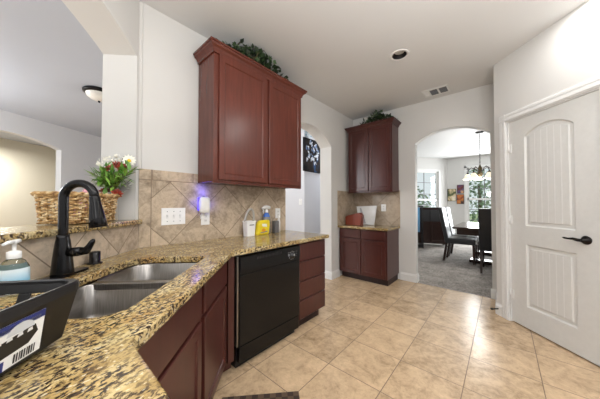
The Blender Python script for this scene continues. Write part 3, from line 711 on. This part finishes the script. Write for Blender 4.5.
# wicker basket on the ledge
BL, BD, BH = .335, .20, .178
bk = thing('wicker_basket', 'woven seagrass basket standing on the granite bar ledge', 'basket', (*pq(-1.595, -1.325), 1.150), D45)
bm = newbm(); rows = 11; per = []
def rectpath(o, n=84):
    pts = rrect(-BL / 2 - o, BL / 2 + o, -BD / 2 - o, BD / 2 + o, (.03,) * 4, 3); pts.append(pts[0])
    L = [0]
    for a, b in zip(pts, pts[1:]): L.append(L[-1] + math.dist(a, b))
    out = []
    for i in range(n):
        t = L[-1] * i / n; k = max(j for j in range(len(L) - 1) if L[j] <= t); f = (t - L[k]) / max(L[k + 1] - L[k], 1e-9)
        a, b = pts[k], pts[k + 1]; nx, ny = (b[1] - a[1]), -(b[0] - a[0]); l = math.hypot(nx, ny) or 1
        out.append((a[0] + (b[0] - a[0]) * f, a[1] + (b[1] - a[1]) * f, nx / l, ny / l))
    return out
N = 84; base = rectpath(0, N)
for r in range(rows):
    fl_ = .018 * r / rows; pts = []
    for i, (x, y, nx, ny) in enumerate(base):
        w = .008 * cos(pi * i / 3 + pi * (r % 2)) + fl_ + random.uniform(-.0015, .0015)
        pts.append((x + nx * w, y + ny * w, .011 + r * (BH - .022) / (rows - 1) + .004 * sin(pi * i / 3 + r) + random.uniform(-.003, .003)))
    tube(bm, pts, .0068, 6, True)
obj('weave', bm, 'wicker', bk)
bm = newbm()
for i in range(0, N, 3):
    x, y, nx, ny = base[i]; tube(bm, [(x, y, .004), (x + nx * .016, y + ny * .016, BH)], .006, 6)
obj('stakes', bm, 'wicker', bk)
bm = newbm()
for ph in (0, pi):
    pts = []
    for i, (x, y, nx, ny) in enumerate(rectpath(.017, N)):
        pts.append((x + nx * .007 * cos(i * .9 + ph), y + ny * .007 * cos(i * .9 + ph), BH + .006 * sin(i * .9 + ph)))
    tube(bm, pts, .0095, 7, True)
obj('rim', bm, 'wicker', bk)
bm = newbm(); box(bm, -BL / 2, BL / 2, -BD / 2, BD / 2, .002, .012); obj('bottom', bm, 'wicker', bk)

# flower arrangement standing behind the basket end
vs_ = thing('flower_vase', 'bouquet of red and white flowers standing by the pass-through jamb', 'flower arrangement', (*pq(-1.825, -1.285), 1.147), D45)
bm = newbm(); lathe(bm, [(0, 0), (.026, 0), (.030, .01), (.026, .09), (.020, .20), (.024, .225), (.020, .225), (.016, .20), (0, .19)], 20); obj('vase', bm, 'vase', vs_)
def fobj(name, bm, mats):
    bmesh.ops.transform(bm, matrix=Matrix.Translation((0.02, .015, .215)) @ Matrix.Diagonal((1.1, 1.25, 1.38, 1)) @ Matrix.Translation((0, 0, -.17)), verts=bm.verts[:])
    return obj(name, bm, mats, vs_)
bs = newbm(); bl = newbm(); tips = []
for i in range(26):
    d = Vector((random.uniform(-.25, .9), random.uniform(-.9, .9), random.uniform(.25, 1.0))).normalized(); Ls = random.uniform(.07, .17)
    p0 = Vector((random.uniform(-.012, .012), random.uniform(-.012, .012), .17)); p1 = p0 + d * Ls * .5 + Vector((0, 0, .03)); p2_ = p0 + d * Ls + Vector((0, 0, .03))
    tube(bs, [p0, p1, p2_], .002, 5); tips.append((p2_, d))
    for k in range(9):
        q = p0.lerp(p2_, random.uniform(.25, 1.0)); leaf(bl, q, (d * .5 + rvec()).normalized(), Vector((0, 0, 1)), random.uniform(.04, .07), random.uniform(.017, .026))
fobj('stems', bs, 'stem'); fobj('leaves', bl, 'leaf')
def flower(bm, c, n, r, petals, layers, mat, cmat=None):
    n = n.normalized(); a = n.orthogonal().normalized(); b = n.cross(a)
    for l in range(layers):
        for k in range(petals):
            t = 2 * pi * k / petals + l * .4; d = a * cos(t) + b * sin(t) + n * (.25 + l * .5)
            leaf(bm, c, d, n, r * (1 - .2 * l), r * .62, mat)
    if cmat is not None: lathe(bm, [(r * .28, 0), (r * .2, r * .14), (0, r * .18)], 10, m=Matrix.Translation(c + n * r * .1) @ n.to_track_quat('Z', 'Y').to_matrix().to_4x4(), mat=cmat)
for c, r in (((.0, .02, .305), .040), ((-.02, .05, .30), .036), ((.02, .045, .285), .036), ((.01, -.015, .29), .034), ((-.01, -.055, .165), .042), ((.02, .03, .155), .036)):
    bm = newbm(); flower(bm, Vector(c), Vector((.35, .3, .6)) + rvec() * .3, r, 9, 3, 0); fobj('red_flower', bm, 'red')
bm = newbm(); flower(bm, Vector((0, .085, .335)), Vector((.7, .45, .35)), .04, 12, 1, 0, 1); fobj('daisy', bm, ['petal', 'yellow'])
for c in ((-.02, -.05, .335), (-.01, -.02, .35), (0, .015, .345), (0, -.075, .32)):
    bm = newbm()
    for k in range(16): flower(bm, Vector(c) + rvec() * .026, rvec(), .009, 5, 1, 0)
    fobj('white_blossom', bm, 'petal')
bm = newbm()
for k in range(9): leaf(bm, Vector((0, .02, .17)), Vector((.2, .7 + .05 * k, .1 + .09 * k)), Vector((1, 0, 0)), .09 + .012 * (k % 3), .012)
fobj('grey_leaves', bm, plain('grey_leaf', (112, 112, 108), .6))
# small pink thing poking out of the basket
bm = newbm()
for k in range(6):
    lathe(bm, [(0, 0), (.014, .01), (.018, .03), (.009, .05), (0, .055)], 10, (-.04 + k * .016, .012 * (k % 2), .128 + .012 * ((k * 2) % 3)))
lathe(bm, [(0, 0), (.07, 0), (.075, .02), (.06, .11), (.03, .135), (0, .14)], 16, (0, 0, 0))
o = tag(obj('pink_bundle', bm, plain('pink', (206, 150, 160), .6)), 'small pink bundle peeking over the wicker basket rim', 'decoration'); place(o, (*pq(-1.62, -1.30), 1.162), D45)

# switch plate, outlets (local frame x along -Y world when facing +X)
def plate(name, label, cat, w, h, loc, rz, kind):
    t = thing(name, label, cat, loc, rz)
    bm = newbm(); box(bm, -w / 2, w / 2, 0, .007, -h / 2, h / 2); obj('cover_plate', bm, 'white', t, .003, 2)
    if kind[0] == 's':
        n = int(kind[1])
        for i in range(n):
            x = (i - (n - 1) / 2) * .052; bm = newbm(); box(bm, x - .008, x + .008, .006, .009, -.018, .018)
            vs = cbox(bm, (x, .013, .004), (.009, .016, .012)); xf(bm, vs, Matrix.Rotation(.25, 4, 'X')); obj('toggle', bm, 'trim', t, .001)
            for z in (-.042, .042):
                bm = newbm(); lathe(bm, [(.004, 0), (.003, .0015), (0, .0015)], 8, m=Matrix.Translation((x, .007, z)) @ Matrix.Rotation(radians(-90), 4, 'X'))
                obj('screw', bm, 'grey', t)
    else:
        for z in (-.022, .022):
            bm = newbm(); pts = rrect(-.015, .015, z - .014, z + .014, (.008,) * 4, 4); prism(bm, [(x, .006, zz) for x, zz in pts], (0, .003, 0)); s = obj('socket', bm, 'trim', t)
            bm = newbm(); box(bm, -.007, -.005, .0085, .0096, z - .003, z + .006); box(bm, .005, .007, .0085, .0096, z - .003, z + .006); obj('slot', bm, 'black_m', s)
    return t
plate('switch_plate', 'wide white three-toggle switch plate on the tile backsplash', 'light switch', .195, .145, (WX + .0125, .79, 1.161), RUN, 's3')
plate('outlet', 'white outlet on the tile below the glowing night light', 'outlet', .085, .125, (WX + .0125, 1.075, 1.13), RUN, 'o')
plate('outlet', 'white outlet at the right end of the tile backsplash by cleaning supplies', 'outlet', .085, .125, (WX + .0125, 2.03, 1.15), RUN, 'o')
plate('outlet', 'white outlet on the tile in the back wall niche', 'outlet', .085, .125, (-1.575, 4.037, 1.20), pi, 'o')
plate('switch_plate', 'small white switch on the hall wall seen past the backsplash', 'light switch', .075, .12, (-3.05, 3.4995, 1.31), pi, 's1')

# plug-in night light with blue-violet glow
nl = thing('night_light', 'white plug-in night light glowing violet on the tile under the cabinet', 'night light', (WX + .02, 1.045, 1.255), RUN)
bm = newbm(); pr = []
def squircle(w, d, z, y0=0, n=20): return [(w * math.copysign(abs(cos(2 * pi * i / n)) ** .7, cos(2 * pi * i / n)), y0 + d * math.copysign(abs(sin(2 * pi * i / n)) ** .7, sin(2 * pi * i / n)), z) for i in range(n)]
end = loops(bm, [squircle(.03, .012, -.075, .045), squircle(.047, .026, -.066, .042), squircle(.05, .034, -.03, .042), squircle(.05, .036, .03, .042), squircle(.042, .03, .068, .042), squircle(.026, .018, .08, .042)])
bm.faces.new(end); obj('shell', bm, 'white', nl, smooth=True)
bm = newbm(); tube(bm, [(0, -.004, -.10), (0, .02, -.085), (0, .03, -.06)], .014, 10); box(bm, -.02, .02, -.007, .012, -.13, -.09); obj('plug', bm, 'white', nl)
bm = newbm(); lathe(bm, [(0, 0), (.012, 0), (.012, .012), (.008, .014), (0, .014)], 14, (0.012, .045, .076)); obj('sensor', bm, 'grey', nl)
bm = newbm(); box(bm, -.046, .046, -.004, .004, -.045, .075); obj('glow_strip', bm, emit('violet_glow', (70, 60, 255), 3), nl, .002, label='violet glowing strip')
for x, y, z, e in ((0, .032, .115, .28), (.075, .03, .02, .14), (-.08, .03, .0, .12), (.02, .035, .17, .16)):
    o = lamp('night_light_glow', 'POINT', (x, y, z), e, (.10, .10, 1), .035); o.parent = nl

# cleaning supplies near the end of the counter
pl_ = thing('pail', 'small white pail with raised handle on the granite by the backsplash', 'pail', (-2.075, 1.53, CT), RUN)
bm = newbm(); loops(bm, [[(x * k, y * k, z) for x, y in rrect(-.06, .06, -.045, .045, (.015,) * 4, 4)] for k, z in ((.86, 0), (1, .15), (1.06, .152), (1.06, .163), (.98, .163), (.83, .006))])
bm.faces.new([bm.verts.new((x * .83, y * .83, .006)) for x, y in rrect(-.06, .06, -.045, .045, (.015,) * 4, 4)]); bm.faces.new([bm.verts.new((x * .86, y * .86, 0)) for x, y in rrect(-.06, .06, -.045, .045, (.015,) * 4, 4)])
obj('bucket', bm, 'white', pl_)
bm = newbm(); tube(bm, [(.055 * 1.05 * cos(t) - .02 * sin(t), .0, .155 + .135 * sin(t)) for t in [pi * i / 16 for i in range(17)]], .012, 8); obj('handle', bm, 'vase', pl_)
bm = newbm(); box(bm, -.03, .03, .0475, .049, .115, .125); obj('label_strip', bm, 'grey', pl_)
ww = thing('wipes_pouch', 'yellow cleaning wipes pouch standing beside the white pail', 'cleaning wipes', (-2.05, 1.69, CT), RUN)
bm = newbm(); prof = [(-.095, 0), (.078, 0), (.096, .10), (.088, .165), (-.05, .16), (-.075, .12)]
prism(bm, [(-x, -.025, z) for x, z in prof], (0, .055, 0)); obj('pouch', bm, plain('wipes_yellow', (232, 208, 36), .35), ww, .014, 3)
bm = newbm(); prism(bm, [(-.045, .031, .085), (.02, .031, .095), (.03, .031, .125), (-.04, .031, .12)], (0, .001, 0), 0); prism(bm, [(.005 + .028 * cos(a * pi / 8), .031, .052 + .02 * sin(a * pi / 8)) for a in range(16)], (0, .001, 0), 1); prism(bm, [(-.05, .031, .03), (.05, .031, .02), (.05, .031, .03), (-.05, .031, .042)], (0, .001, 0), 2)
obj('print', bm, [plain('wipes_white', (235, 235, 225), .4), plain('wipes_orange', (226, 150, 40), .4), plain('wipes_blue', (120, 130, 150), .4)], ww)
sp = thing('spray_bottle', 'spray bottle with white trigger and blue collar behind the yellow pouch', 'spray bottle', (-2.105, 1.80, CT), RUN)
bm = newbm(); lathe(bm, [(0, 0), (.046, 0), (.050, .008), (.048, .16), (.040, .20), (.020, .235), (.016, .25), (0, .25)], 22); obj('bottle', bm, plain('bottle_grey', (128, 126, 122), .25), sp)
bm = newbm(); lathe(bm, [(.0425, .195), (.041, .201), (.027, .232), (.024, .24), (.020, .241)], 22); obj('collar', bm, plain('blue_label', (52, 104, 190), .4), sp)
bm = newbm(); lathe(bm, [(.02, .245), (.02, .27), (.014, .275), (0, .275)], 16); tube(bm, [(-.05, 0, .300), (-.01, 0, .308), (.03, 0, .306), (.062, 0, .292)], [.018, .024, .021, .014], 10); tube(bm, [(0, 0, .27), (0, 0, .30)], .014, 10); tube(bm, [(.036, 0, .293), (.05, 0, .262), (.048, 0, .235)], [.007, .006, .004], 8); obj('trigger_head', bm, 'white', sp)
gy = newbm(); box(gy, -.032, .032, -.03, .03, 0, .145); o = tag(obj('storage_box', gy, plain('charcoal', (98, 96, 96), .5), bev=.008), 'dark grey box right of the yellow pouch by the outlet', 'container'); place(o, (-2.06, 1.905, CT), RUN)
wb = newbm(); lathe(wb, [(0, 0), (.02, 0), (.021, .12), (.012, .16), (.012, .20), (0, .20)], 16); o = tag(obj('white_bottle', wb, 'white'), 'slim white bottle at the right end of the cleaning supplies', 'bottle'); place(o, (-2.09, 1.985, CT), RUN)

# back niche: cutting board, red-brown box
cb = newbm(); prism(cb, [(-.17, 0, 0), (.11, 0, 0), (.20, 0, .33), (-.19, 0, .345)], (0, .015, 0)); prism(cb, [(-.02, .0155, .02), (.05, .0155, .01), (.13, .0155, .30), (.10, .0155, .30)], (0, .002, 0), 1)  # grey wedge is a shadow painted onto the board face
o = tag(obj('cutting_board', cb, ['white', plain('board_shadow', (186, 186, 188), .4)], bev=.003), 'white board leaning against the tile in the back niche', 'cutting board')
o.location = (-1.86, 3.90, .897); o.rotation_euler = (radians(13), 0, pi)
cb = newbm(); prism(cb, [(-.15, 0, 0), (.14, 0, 0), (.16, 0, .17), (.12, 0, .22), (-.13, 0, .16), (-.15, 0, .13)], (0, .10, 0))
o = tag(obj('wooden_box', cb, wood('redbrown', (126, 54, 34), .4), bev=.006), 'reddish brown wooden box in front of the white board in back niche', 'box')
o.location = (-2.13 + .16, 3.655, .896)

# ================================================================ IVY ON THE CABINETS
def ivy(label, loc, rz, L, D, n, hmax):
    t = thing('ivy_plant', label, 'plant', loc, rz)
    st_ = newbm(); lf = newbm()
    for i in range(9):
        x = random.uniform(-L / 2, L / 2) * .6; p = [Vector((x, 0, .012))]
        for k in range(4): p.append(p[-1] + Vector((random.uniform(-.07, .07), random.uniform(-.04, .04), random.uniform(0, .04))))
        tube(st_, p, .004, 5)
    obj('stems', st_, 'stem', t)
    for i in range(n):
        x = random.gauss(0, .26) * L; x = max(-L / 2, min(L / 2, x)); e = max(0.12, 1 - (abs(x) / (L / 2)) ** 1.3)
        p = Vector((x, random.uniform(-D / 2, D / 2), .02 + random.random() ** .8 * hmax * e))
        d = (Vector((x * .5, p.y, .25)) + rvec() * .7).normalized()
        if p.z < .05: d.z = abs(d.z) * .3 + .1
        leaf(lf, p, d, (Vector((0, 0, 1)) + rvec()).normalized(), random.uniform(.04, .075), random.uniform(.035, .055))
    obj('leaves', lf, 'leaf_dk', t); return t
ivy('dark green ivy lying on top of the large wall cabinet', (-1.93, 1.48, 2.676), RUN, .82, .17, 420, .17)
ivy('green leafy plant on top of the smaller back wall cabinet', (-1.60, 3.86, 2.642), pi, .52, .2, 260, .17)

# ================================================================ CEILING FITTINGS
rl = thing('recessed_light', 'round recessed ceiling light with black baffle and white trim', 'ceiling light', (-.83, 2.60, CH))
bm = newbm(); lathe(bm, [(.074, .002), (.074, -.004), (.098, -.006), (.102, 0), (.102, .001)], 32); obj('trim_ring', bm, 'trim', rl)
bm = newbm(); lathe(bm, [(.073, -.003), (.066, .03), (.060, .06), (.060, .09), (0, .09)], 32); obj('baffle', bm, 'black_m', rl)
bm = newbm(); lathe(bm, [(0, .022), (.03, .024), (.05, .034), (.056, .05), (.04, .075), (0, .08)], 24); obj('bulb', bm, plain('bulb', (214, 212, 206), .5), rl)
vn = thing('ceiling_vent', 'white rectangular air vent with two dark louvre sections on ceiling', 'air vent', (-.705, 3.785, CH))
bm = newbm(); box(bm, -.16, .16, -.125, .125, -.010, 0); obj('frame', bm, 'trim', vn, .004)
for x in (-.02, .095):
    bm = newbm(); box(bm, x - .045, x + .045, -.085, .085, -.0125, -.0102); g = obj('grille', bm, 'black_m', vn)
    bm = newbm()
    for k in range(9): box(bm, x - .043, x + .043, -.08 + k * .019, -.073 + k * .019, -.016, -.012)
    obj('slat', bm, 'grey', g)
bm = newbm()
for k in range(8): box(bm, -.14, -.085, -.08 + k * .021, -.072 + k * .021, -.014, -.010)
obj('white_slats', bm, 'trim', vn)
ll = thing('flush_light', 'dark rimmed white bowl ceiling light in the living room', 'ceiling light', (-4.38, .58, CH))
bm = newbm(); lathe(bm, [(0, 0), (.17, 0), (.185, -.015), (.18, -.04), (.155, -.05), (0, -.05)], 32); obj('rim', bm, 'bronze', ll)
bm = newbm(); lathe(bm, [(.15, -.05), (.14, -.085), (.10, -.12), (.05, -.138), (0, -.142)], 32); obj('bowl', bm, plain('frosted', (225, 222, 214), .4), ll)
bm = newbm(); lathe(bm, [(.012, -.14), (.016, -.15), (.008, -.165), (0, -.168)], 12); obj('finial', bm, 'bronze', ll)

# ================================================================ FLOOR THINGS
fm = newbm(); box(fm, -.5, 0, -.75, 0, .001, .014)
mt = NT('mat_weave'); ck = mt.new('ShaderNodeTexChecker'); mt.put(ck.inputs['Vector'], mt.vec()); ck.inputs['Scale'].default_value = 26; ck.inputs['Color1'].default_value = lin((58, 44, 36)); ck.inputs['Color2'].default_value = lin((120, 98, 76)); mt.set(Base_Color=mt.mix(.6, ck.outputs[0], lin((56, 42, 34))), Roughness=.9)
o = tag(obj('floor_mat', fm, mt.m, bev=.004), 'dark brown patterned floor mat on the tile before the sink cabinet', 'mat'); place(o, (-1.045, 1.18, 0), radians(47))
dsp = thing('door_stop', 'small black spring door stop low on the pantry baseboard', 'door stop', (-.045, 3.49, .075), R45)
bm = newbm(); pts = [(.006 * cos(k * .9), .006 + k * .0011, .006 * sin(k * .9)) for k in range(60)]; tube(bm, pts, .0022, 6); obj('spring', bm, 'bronze', dsp)
bm = newbm(); lathe(bm, [(0, 0), (.012, 0), (.012, .018), (.009, .022), (0, .022)], 14, m=Matrix.Translation((0, .07, 0)) @ Matrix.Rotation(radians(-90), 4, 'X')); obj('tip', bm, 'black_m', dsp)

# ================================================================ HALL
pa = thing('painting', 'canvas of white and blue flowers on dark ground on hall wall', 'painting', (-2.9495, 3.725, 2.255), RUN)
bm = newbm(); box(bm, -.275, .275, 0, .03, -.335, .335)
tp = NT('painted_canvas'); v = tp.vec(); c = tp.ramp(tp.noise(v, 5, 3), [(.35, lin((12, 12, 18))), (.6, lin((46, 38, 34)))])
c = tp.mix(tp.ramp(tp.noise(v, 4.2, 3, .5, .6), [(.60, (0, 0, 0)), (.68, (1, 1, 1))]), c, lin((50, 82, 122)))
tp.set(Base_Color=c, Roughness=.8, Specular_IOR_Level=.1); obj('canvas', bm, tp.m, pa, .003)
bm = newbm()
pr = random.Random(3); lay = 0
for cx, cz, r in ((-.13, .20, .085), (.04, .25, .07), (.15, .15, .075), (-.02, .12, .10), (.11, .00, .09), (-.14, .02, .085), (.0, -.07, .085), (-.20, .11, .06), (-.09, -.15, .06), (.17, -.10, .05)):
    for k in range(7):
        a = pr.uniform(0, 6.28); n = 9; d = r * pr.uniform(.1, .75); px, pz = cx + d * cos(a), cz + d * sin(a); lay += 1
        ra, rb, ro = r * pr.uniform(.22, .5), r * pr.uniform(.15, .3), pr.uniform(0, 3)
        bm.faces.new([bm.verts.new((px + ra * cos(2 * pi * q / n) * cos(ro) - rb * sin(2 * pi * q / n) * sin(ro), .0304 + .00005 * lay, pz + ra * cos(2 * pi * q / n) * sin(ro) + rb * sin(2 * pi * q / n) * cos(ro))) for q in range(n)])
obj('painted_flowers', bm, (lambda t: (t.set(Base_Color=t.ramp(t.noise(t.vec(), 14, 2), [(.44, lin((60, 92, 136))), (.56, lin((214, 220, 228)))]), Roughness=.6), t.m)[1])(NT('flower_paint')), pa)
pl2 = newbm(); lathe(pl2, [(0, 0), (.05, 0), (.06, .006), (.125, .02), (.125, .026), (.06, .014), (0, .01)], 28, m=Matrix.Rotation(radians(-90), 4, 'X'))
tpl = NT('plate_glaze'); tpl.set(Base_Color=tpl.ramp(tpl.noise(tpl.vec(), 16, 2), [(.42, lin((84, 150, 178))), (.55, lin((224, 234, 236)))]), Roughness=.2)
o = tag(obj('decorative_plate', pl2, tpl.m), 'round blue and white plate hung high on hall wall above the painting', 'wall decoration'); place(o, (-2.9495, 3.51 + .09, 2.72), RUN)

# ================================================================ DINING ROOM
tb = thing('dining_table', 'dark dining table with glossy top beyond the archway', 'table', (-.06, 6.72, 0))
bm = newbm(); pts = rrect(-.78, .78, -.72, 1.1, (.05,) * 4, 4); prism(bm, [(x, y, .725) for x, y in pts], (0, 0, .04)); obj('tabletop', bm, plain('table_gloss', (62, 46, 40), .10), tb, .006)
bm = newbm(); box(bm, -.70, .70, -.66, 1.04, .60, .725); obj('apron', bm, 'espresso', tb, .004)
for y in (-.42, .7):
    bm = newbm(); lathe(bm, [(.12, .06), (.10, .12), (.075, .2), (.09, .3), (.075, .45), (.11, .56), (.14, .60)], 20, (0, y, 0)); p = obj('pedestal', bm, 'espresso', tb)
    bm = newbm(); box(bm, -.5, .5, y - .11, y + .11, .0, .07); obj('pedestal_foot', bm, 'espresso', p, .02)
def chair(label, loc, rz):
    t = thing('dining_chair', label, 'chair', loc, rz, 'dining chairs')
    bm = newbm(); box(bm, -.24, .24, -.27, .28, .40, .52); obj('seat', bm, 'leather', t, .03, 3)
    bm = newbm(); n = 10; fr = []; bk_ = []
    for i in range(n + 1):
        z = .42 + (1.185 - .42) * i / n; y = -.24 - .13 * (i / n) ** 1.5 - .02 * sin(pi * i / n); fr.append((y + .045, z)); bk_.append((y - .035, z))
    prism(bm, [(-.235, y, z) for y, z in fr + bk_[::-1]], (.47, 0, 0)); obj('backrest', bm, 'leather', t, .02, 3)
    for sx in (-1, 1):
        for sy, dy in ((.24, .01), (-.24, -.06)):
            bm = newbm(); vs = cbox(bm, (sx * .205, sy, .205), (.045, .045, .40))
            for v in vs:
                if v.co.z < .1: v.co.y += dy; v.co.x = sx * .205 + (v.co.x - sx * .205) * .75; v.co.z = .0
            obj('leg', bm, 'espresso', t, .004)
    return t
ch = chair('black leather dining chair at the table, nearer of the two in profile', (-.70, 6.22, 0), radians(-90))
dup(ch, (-.70, 6.80, 0), radians(-90), 'black leather dining chair in profile behind the nearer one, back just showing')
dup(ch, (-.10, 5.70, 0), 0, 'black dining chair seen from behind at right edge of the archway')
sbd = thing('sideboard', 'dark wood sideboard below the dining room bay window', 'sideboard', (-1.72, 8.02, 0), radians(180 + 20))
bm = newbm(); box(bm, -.46, .46, -.22, .22, .08, 1.12); obj('body', bm, 'espresso', sbd, .004)
bm = newbm(); box(bm, -.49, .49, -.24, .25, 1.12, 1.16); obj('top', bm, 'espresso', sbd, .006)
for a, b in ((-.44, -.005), (.005, .44)):
    bm = newbm(); door_panel(bm, a, b, .12, .72, .242, .02, .05); obj('door', bm, 'espresso', sbd)
    bm = newbm(); slab(bm, a, b, .74, 1.09, .242, .02); obj('drawer', bm, 'leather', sbd)
for x in (-.42, .42):
    for y in (-.19, .19): bm = newbm(); cbox(bm, (x, y, .04), (.06, .06, .08)); obj('leg', bm, 'espresso', sbd)
ds = thing('display_stand', 'slim black stand with blue glass beside the dining room sideboard', 'display stand', (-1.90, 7.42, 0), radians(200))
for x in (-.13, .13):
    for y in (-.13, .13): bm = newbm(); cbox(bm, (x, y, .60), (.025, .025, 1.20)); obj('post', bm, 'black_m', ds)
bm = newbm(); box(bm, -.145, .145, -.145, .145, 1.18, 1.21); obj('top', bm, 'black_m', ds, .003)
bm = newbm(); box(bm, -.145, .145, -.145, .145, 0.03, .10); obj('base', bm, 'black_m', ds, .003)
for z in (.4, .78): bm = newbm(); box(bm, -.117, .117, -.117, .117, z, z + .01); obj('shelf', bm, 'glass', ds)
bm = newbm(); box(bm, -.06, .117, .105, .112, .45, 1.16); obj('glass_panel', bm, plain('blue_glass', (98, 150, 190), .1), ds, label='blue glass panel')
# pictures on the dining back wall
def picture(label, x0, x1, z0, z1, cols):
    t = thing('picture', label, 'picture', ((x0 + x1) / 2, 9.799, (z0 + z1) / 2), pi, 'small pictures on the dining wall')
    w, h = (x1 - x0) / 2, (z1 - z0) / 2
    bm = newbm(); box(bm, -w, w, 0, .025, -h, h); obj('frame', bm, 'black_m', t, .003)
    tt = NT('small_print'); f = tt.noise(tt.vec(), 5.5, 2, .5, .4); tt.set(Base_Color=tt.ramp(f, [(.30, lin(cols[0])), (.45, lin(cols[1])), (.55, lin(cols[2])), (.70, lin(cols[3]))]), Roughness=.4)
    bm = newbm(); box(bm, -w + .012, w - .012, .025, .027, -h + .012, h - .012); obj('print', bm, tt.m, t)
picture('greenish framed picture left of the stacked pair on the dining wall', -1.49, -1.225, 1.365, 1.80, ((40, 60, 40), (96, 100, 60), (210, 190, 150), (230, 220, 200)))
picture('upper dark picture of the stacked pair beside the dining window', -1.20, -1.0, 1.63, 1.935, ((24, 20, 22), (120, 50, 40), (60, 60, 110), (210, 160, 110)))
picture('lower orange and dark picture of the stacked pair beside the dining window', -1.215, -1.0, 1.265, 1.60, ((30, 20, 18), (170, 80, 30), (200, 130, 60), (60, 40, 40)))
# chandelier
cz = CH; cd = thing('chandelier', 'dark bronze chandelier with white glass bell shades over the dining table', 'chandelier', (-.372, 6.604, CH))
bm = newbm(); lathe(bm, [(0, 0), (.075, 0), (.078, -.012), (.05, -.03), (.015, -.04), (0, -.04)], 24); obj('canopy', bm, 'bronze', cd)
bm = newbm()
for k in range(17):
    z = -.05 - k * .042; a = k % 2
    tube(bm, [((.011 * cos(t) if a else 0), (0 if a else .011 * cos(t)), z + .028 * sin(t)) for t in [2 * pi * i / 10 for i in range(10)]], .004, 5, True)
obj('chain', bm, 'bronze', cd)
bm = newbm(); lathe(bm, [(0, -.74), (.012, -.745), (.02, -.78), (.045, -.83), (.028, -.87), (.05, -.93), (.055, -.97), (.03, -1.01), (.015, -1.05), (0, -1.06)], 20); obj('body', bm, plain('antique_brass', (96, 84, 60), .35, .6), cd)
sh = emit('shade_glass', (255, 232, 190), .85, (250, 246, 238))
for k in range(5):
    a = 2 * pi * k / 5 + .5; c, s = cos(a), sin(a); bm = newbm()
    tube(bm, [(.03 * c, .03 * s, -.90), (.09 * c, .09 * s, -.84), (.16 * c, .16 * s, -.80), (.215 * c, .215 * s, -.85), (.23 * c, .23 * s, -.92)], .009, 8); lathe(bm, [(.022, -.96), (.026, -.93), (.015, -.91), (0, -.91)], 12, (.23 * c, .23 * s, 0)); ar = obj('arm', bm, 'bronze', cd)
    bm = newbm(); lathe(bm, [(.026, -.945), (.045, -.97), (.062, -1.01), (.085, -1.055), (.10, -1.065), (.096, -1.068), (.08, -1.055), (.056, -1.01), (.04, -.975), (.02, -.95)], 20, (.23 * c, .23 * s, 0)); obj('shade', bm, sh, ar, label='white glass bell shade')

# ================================================================ OUTSIDE THE DINING WINDOWS
bm = newbm(); prism(bm, [(-14, 9.95, -.3), (14, 9.95, -.3), (14, 40, -.3), (-14, 40, -.3)], (0, 0, .15))
struct('ground_outside', bm, plain('lawn', (120, 140, 84), .9, var=.3, sc=6))
def tree(label, loc, h, r, n):
    t = thing('tree', label, 'tree', loc, 0, 'trees outside the dining windows')
    bm = newbm(); tube(bm, [(0, 0, 0), (.05, .02, h * .4), (.0, .05, h * .75)], [.10, .08, .04], 8); obj('trunk', bm, 'stem', t)
    bm = newbm()
    for i in range(n):
        v = rvec(); p = Vector((v.x * r, v.y * r, h * .6 + v.z * h * .52)); leaf(bm, p, rvec(), rvec().normalized(), random.uniform(.10, .24), random.uniform(.07, .14))
    obj('crown', bm, leafm('tree_leaf', (82, 114, 80), (168, 190, 156)), t)
tree('leafy green tree outside the dining window behind the chandelier', (-.8, 13.2, -.15), 3.1, 1.0, 800)
tree('green tree at the right beyond the dining window, partly hidden by the arch', (1.7, 14.4, -.15), 3.0, 1.2, 800)
tree('green tree outside the dining bay window above the sideboard', (-4.0, 13.6, -.15), 2.2, 1.3, 800)
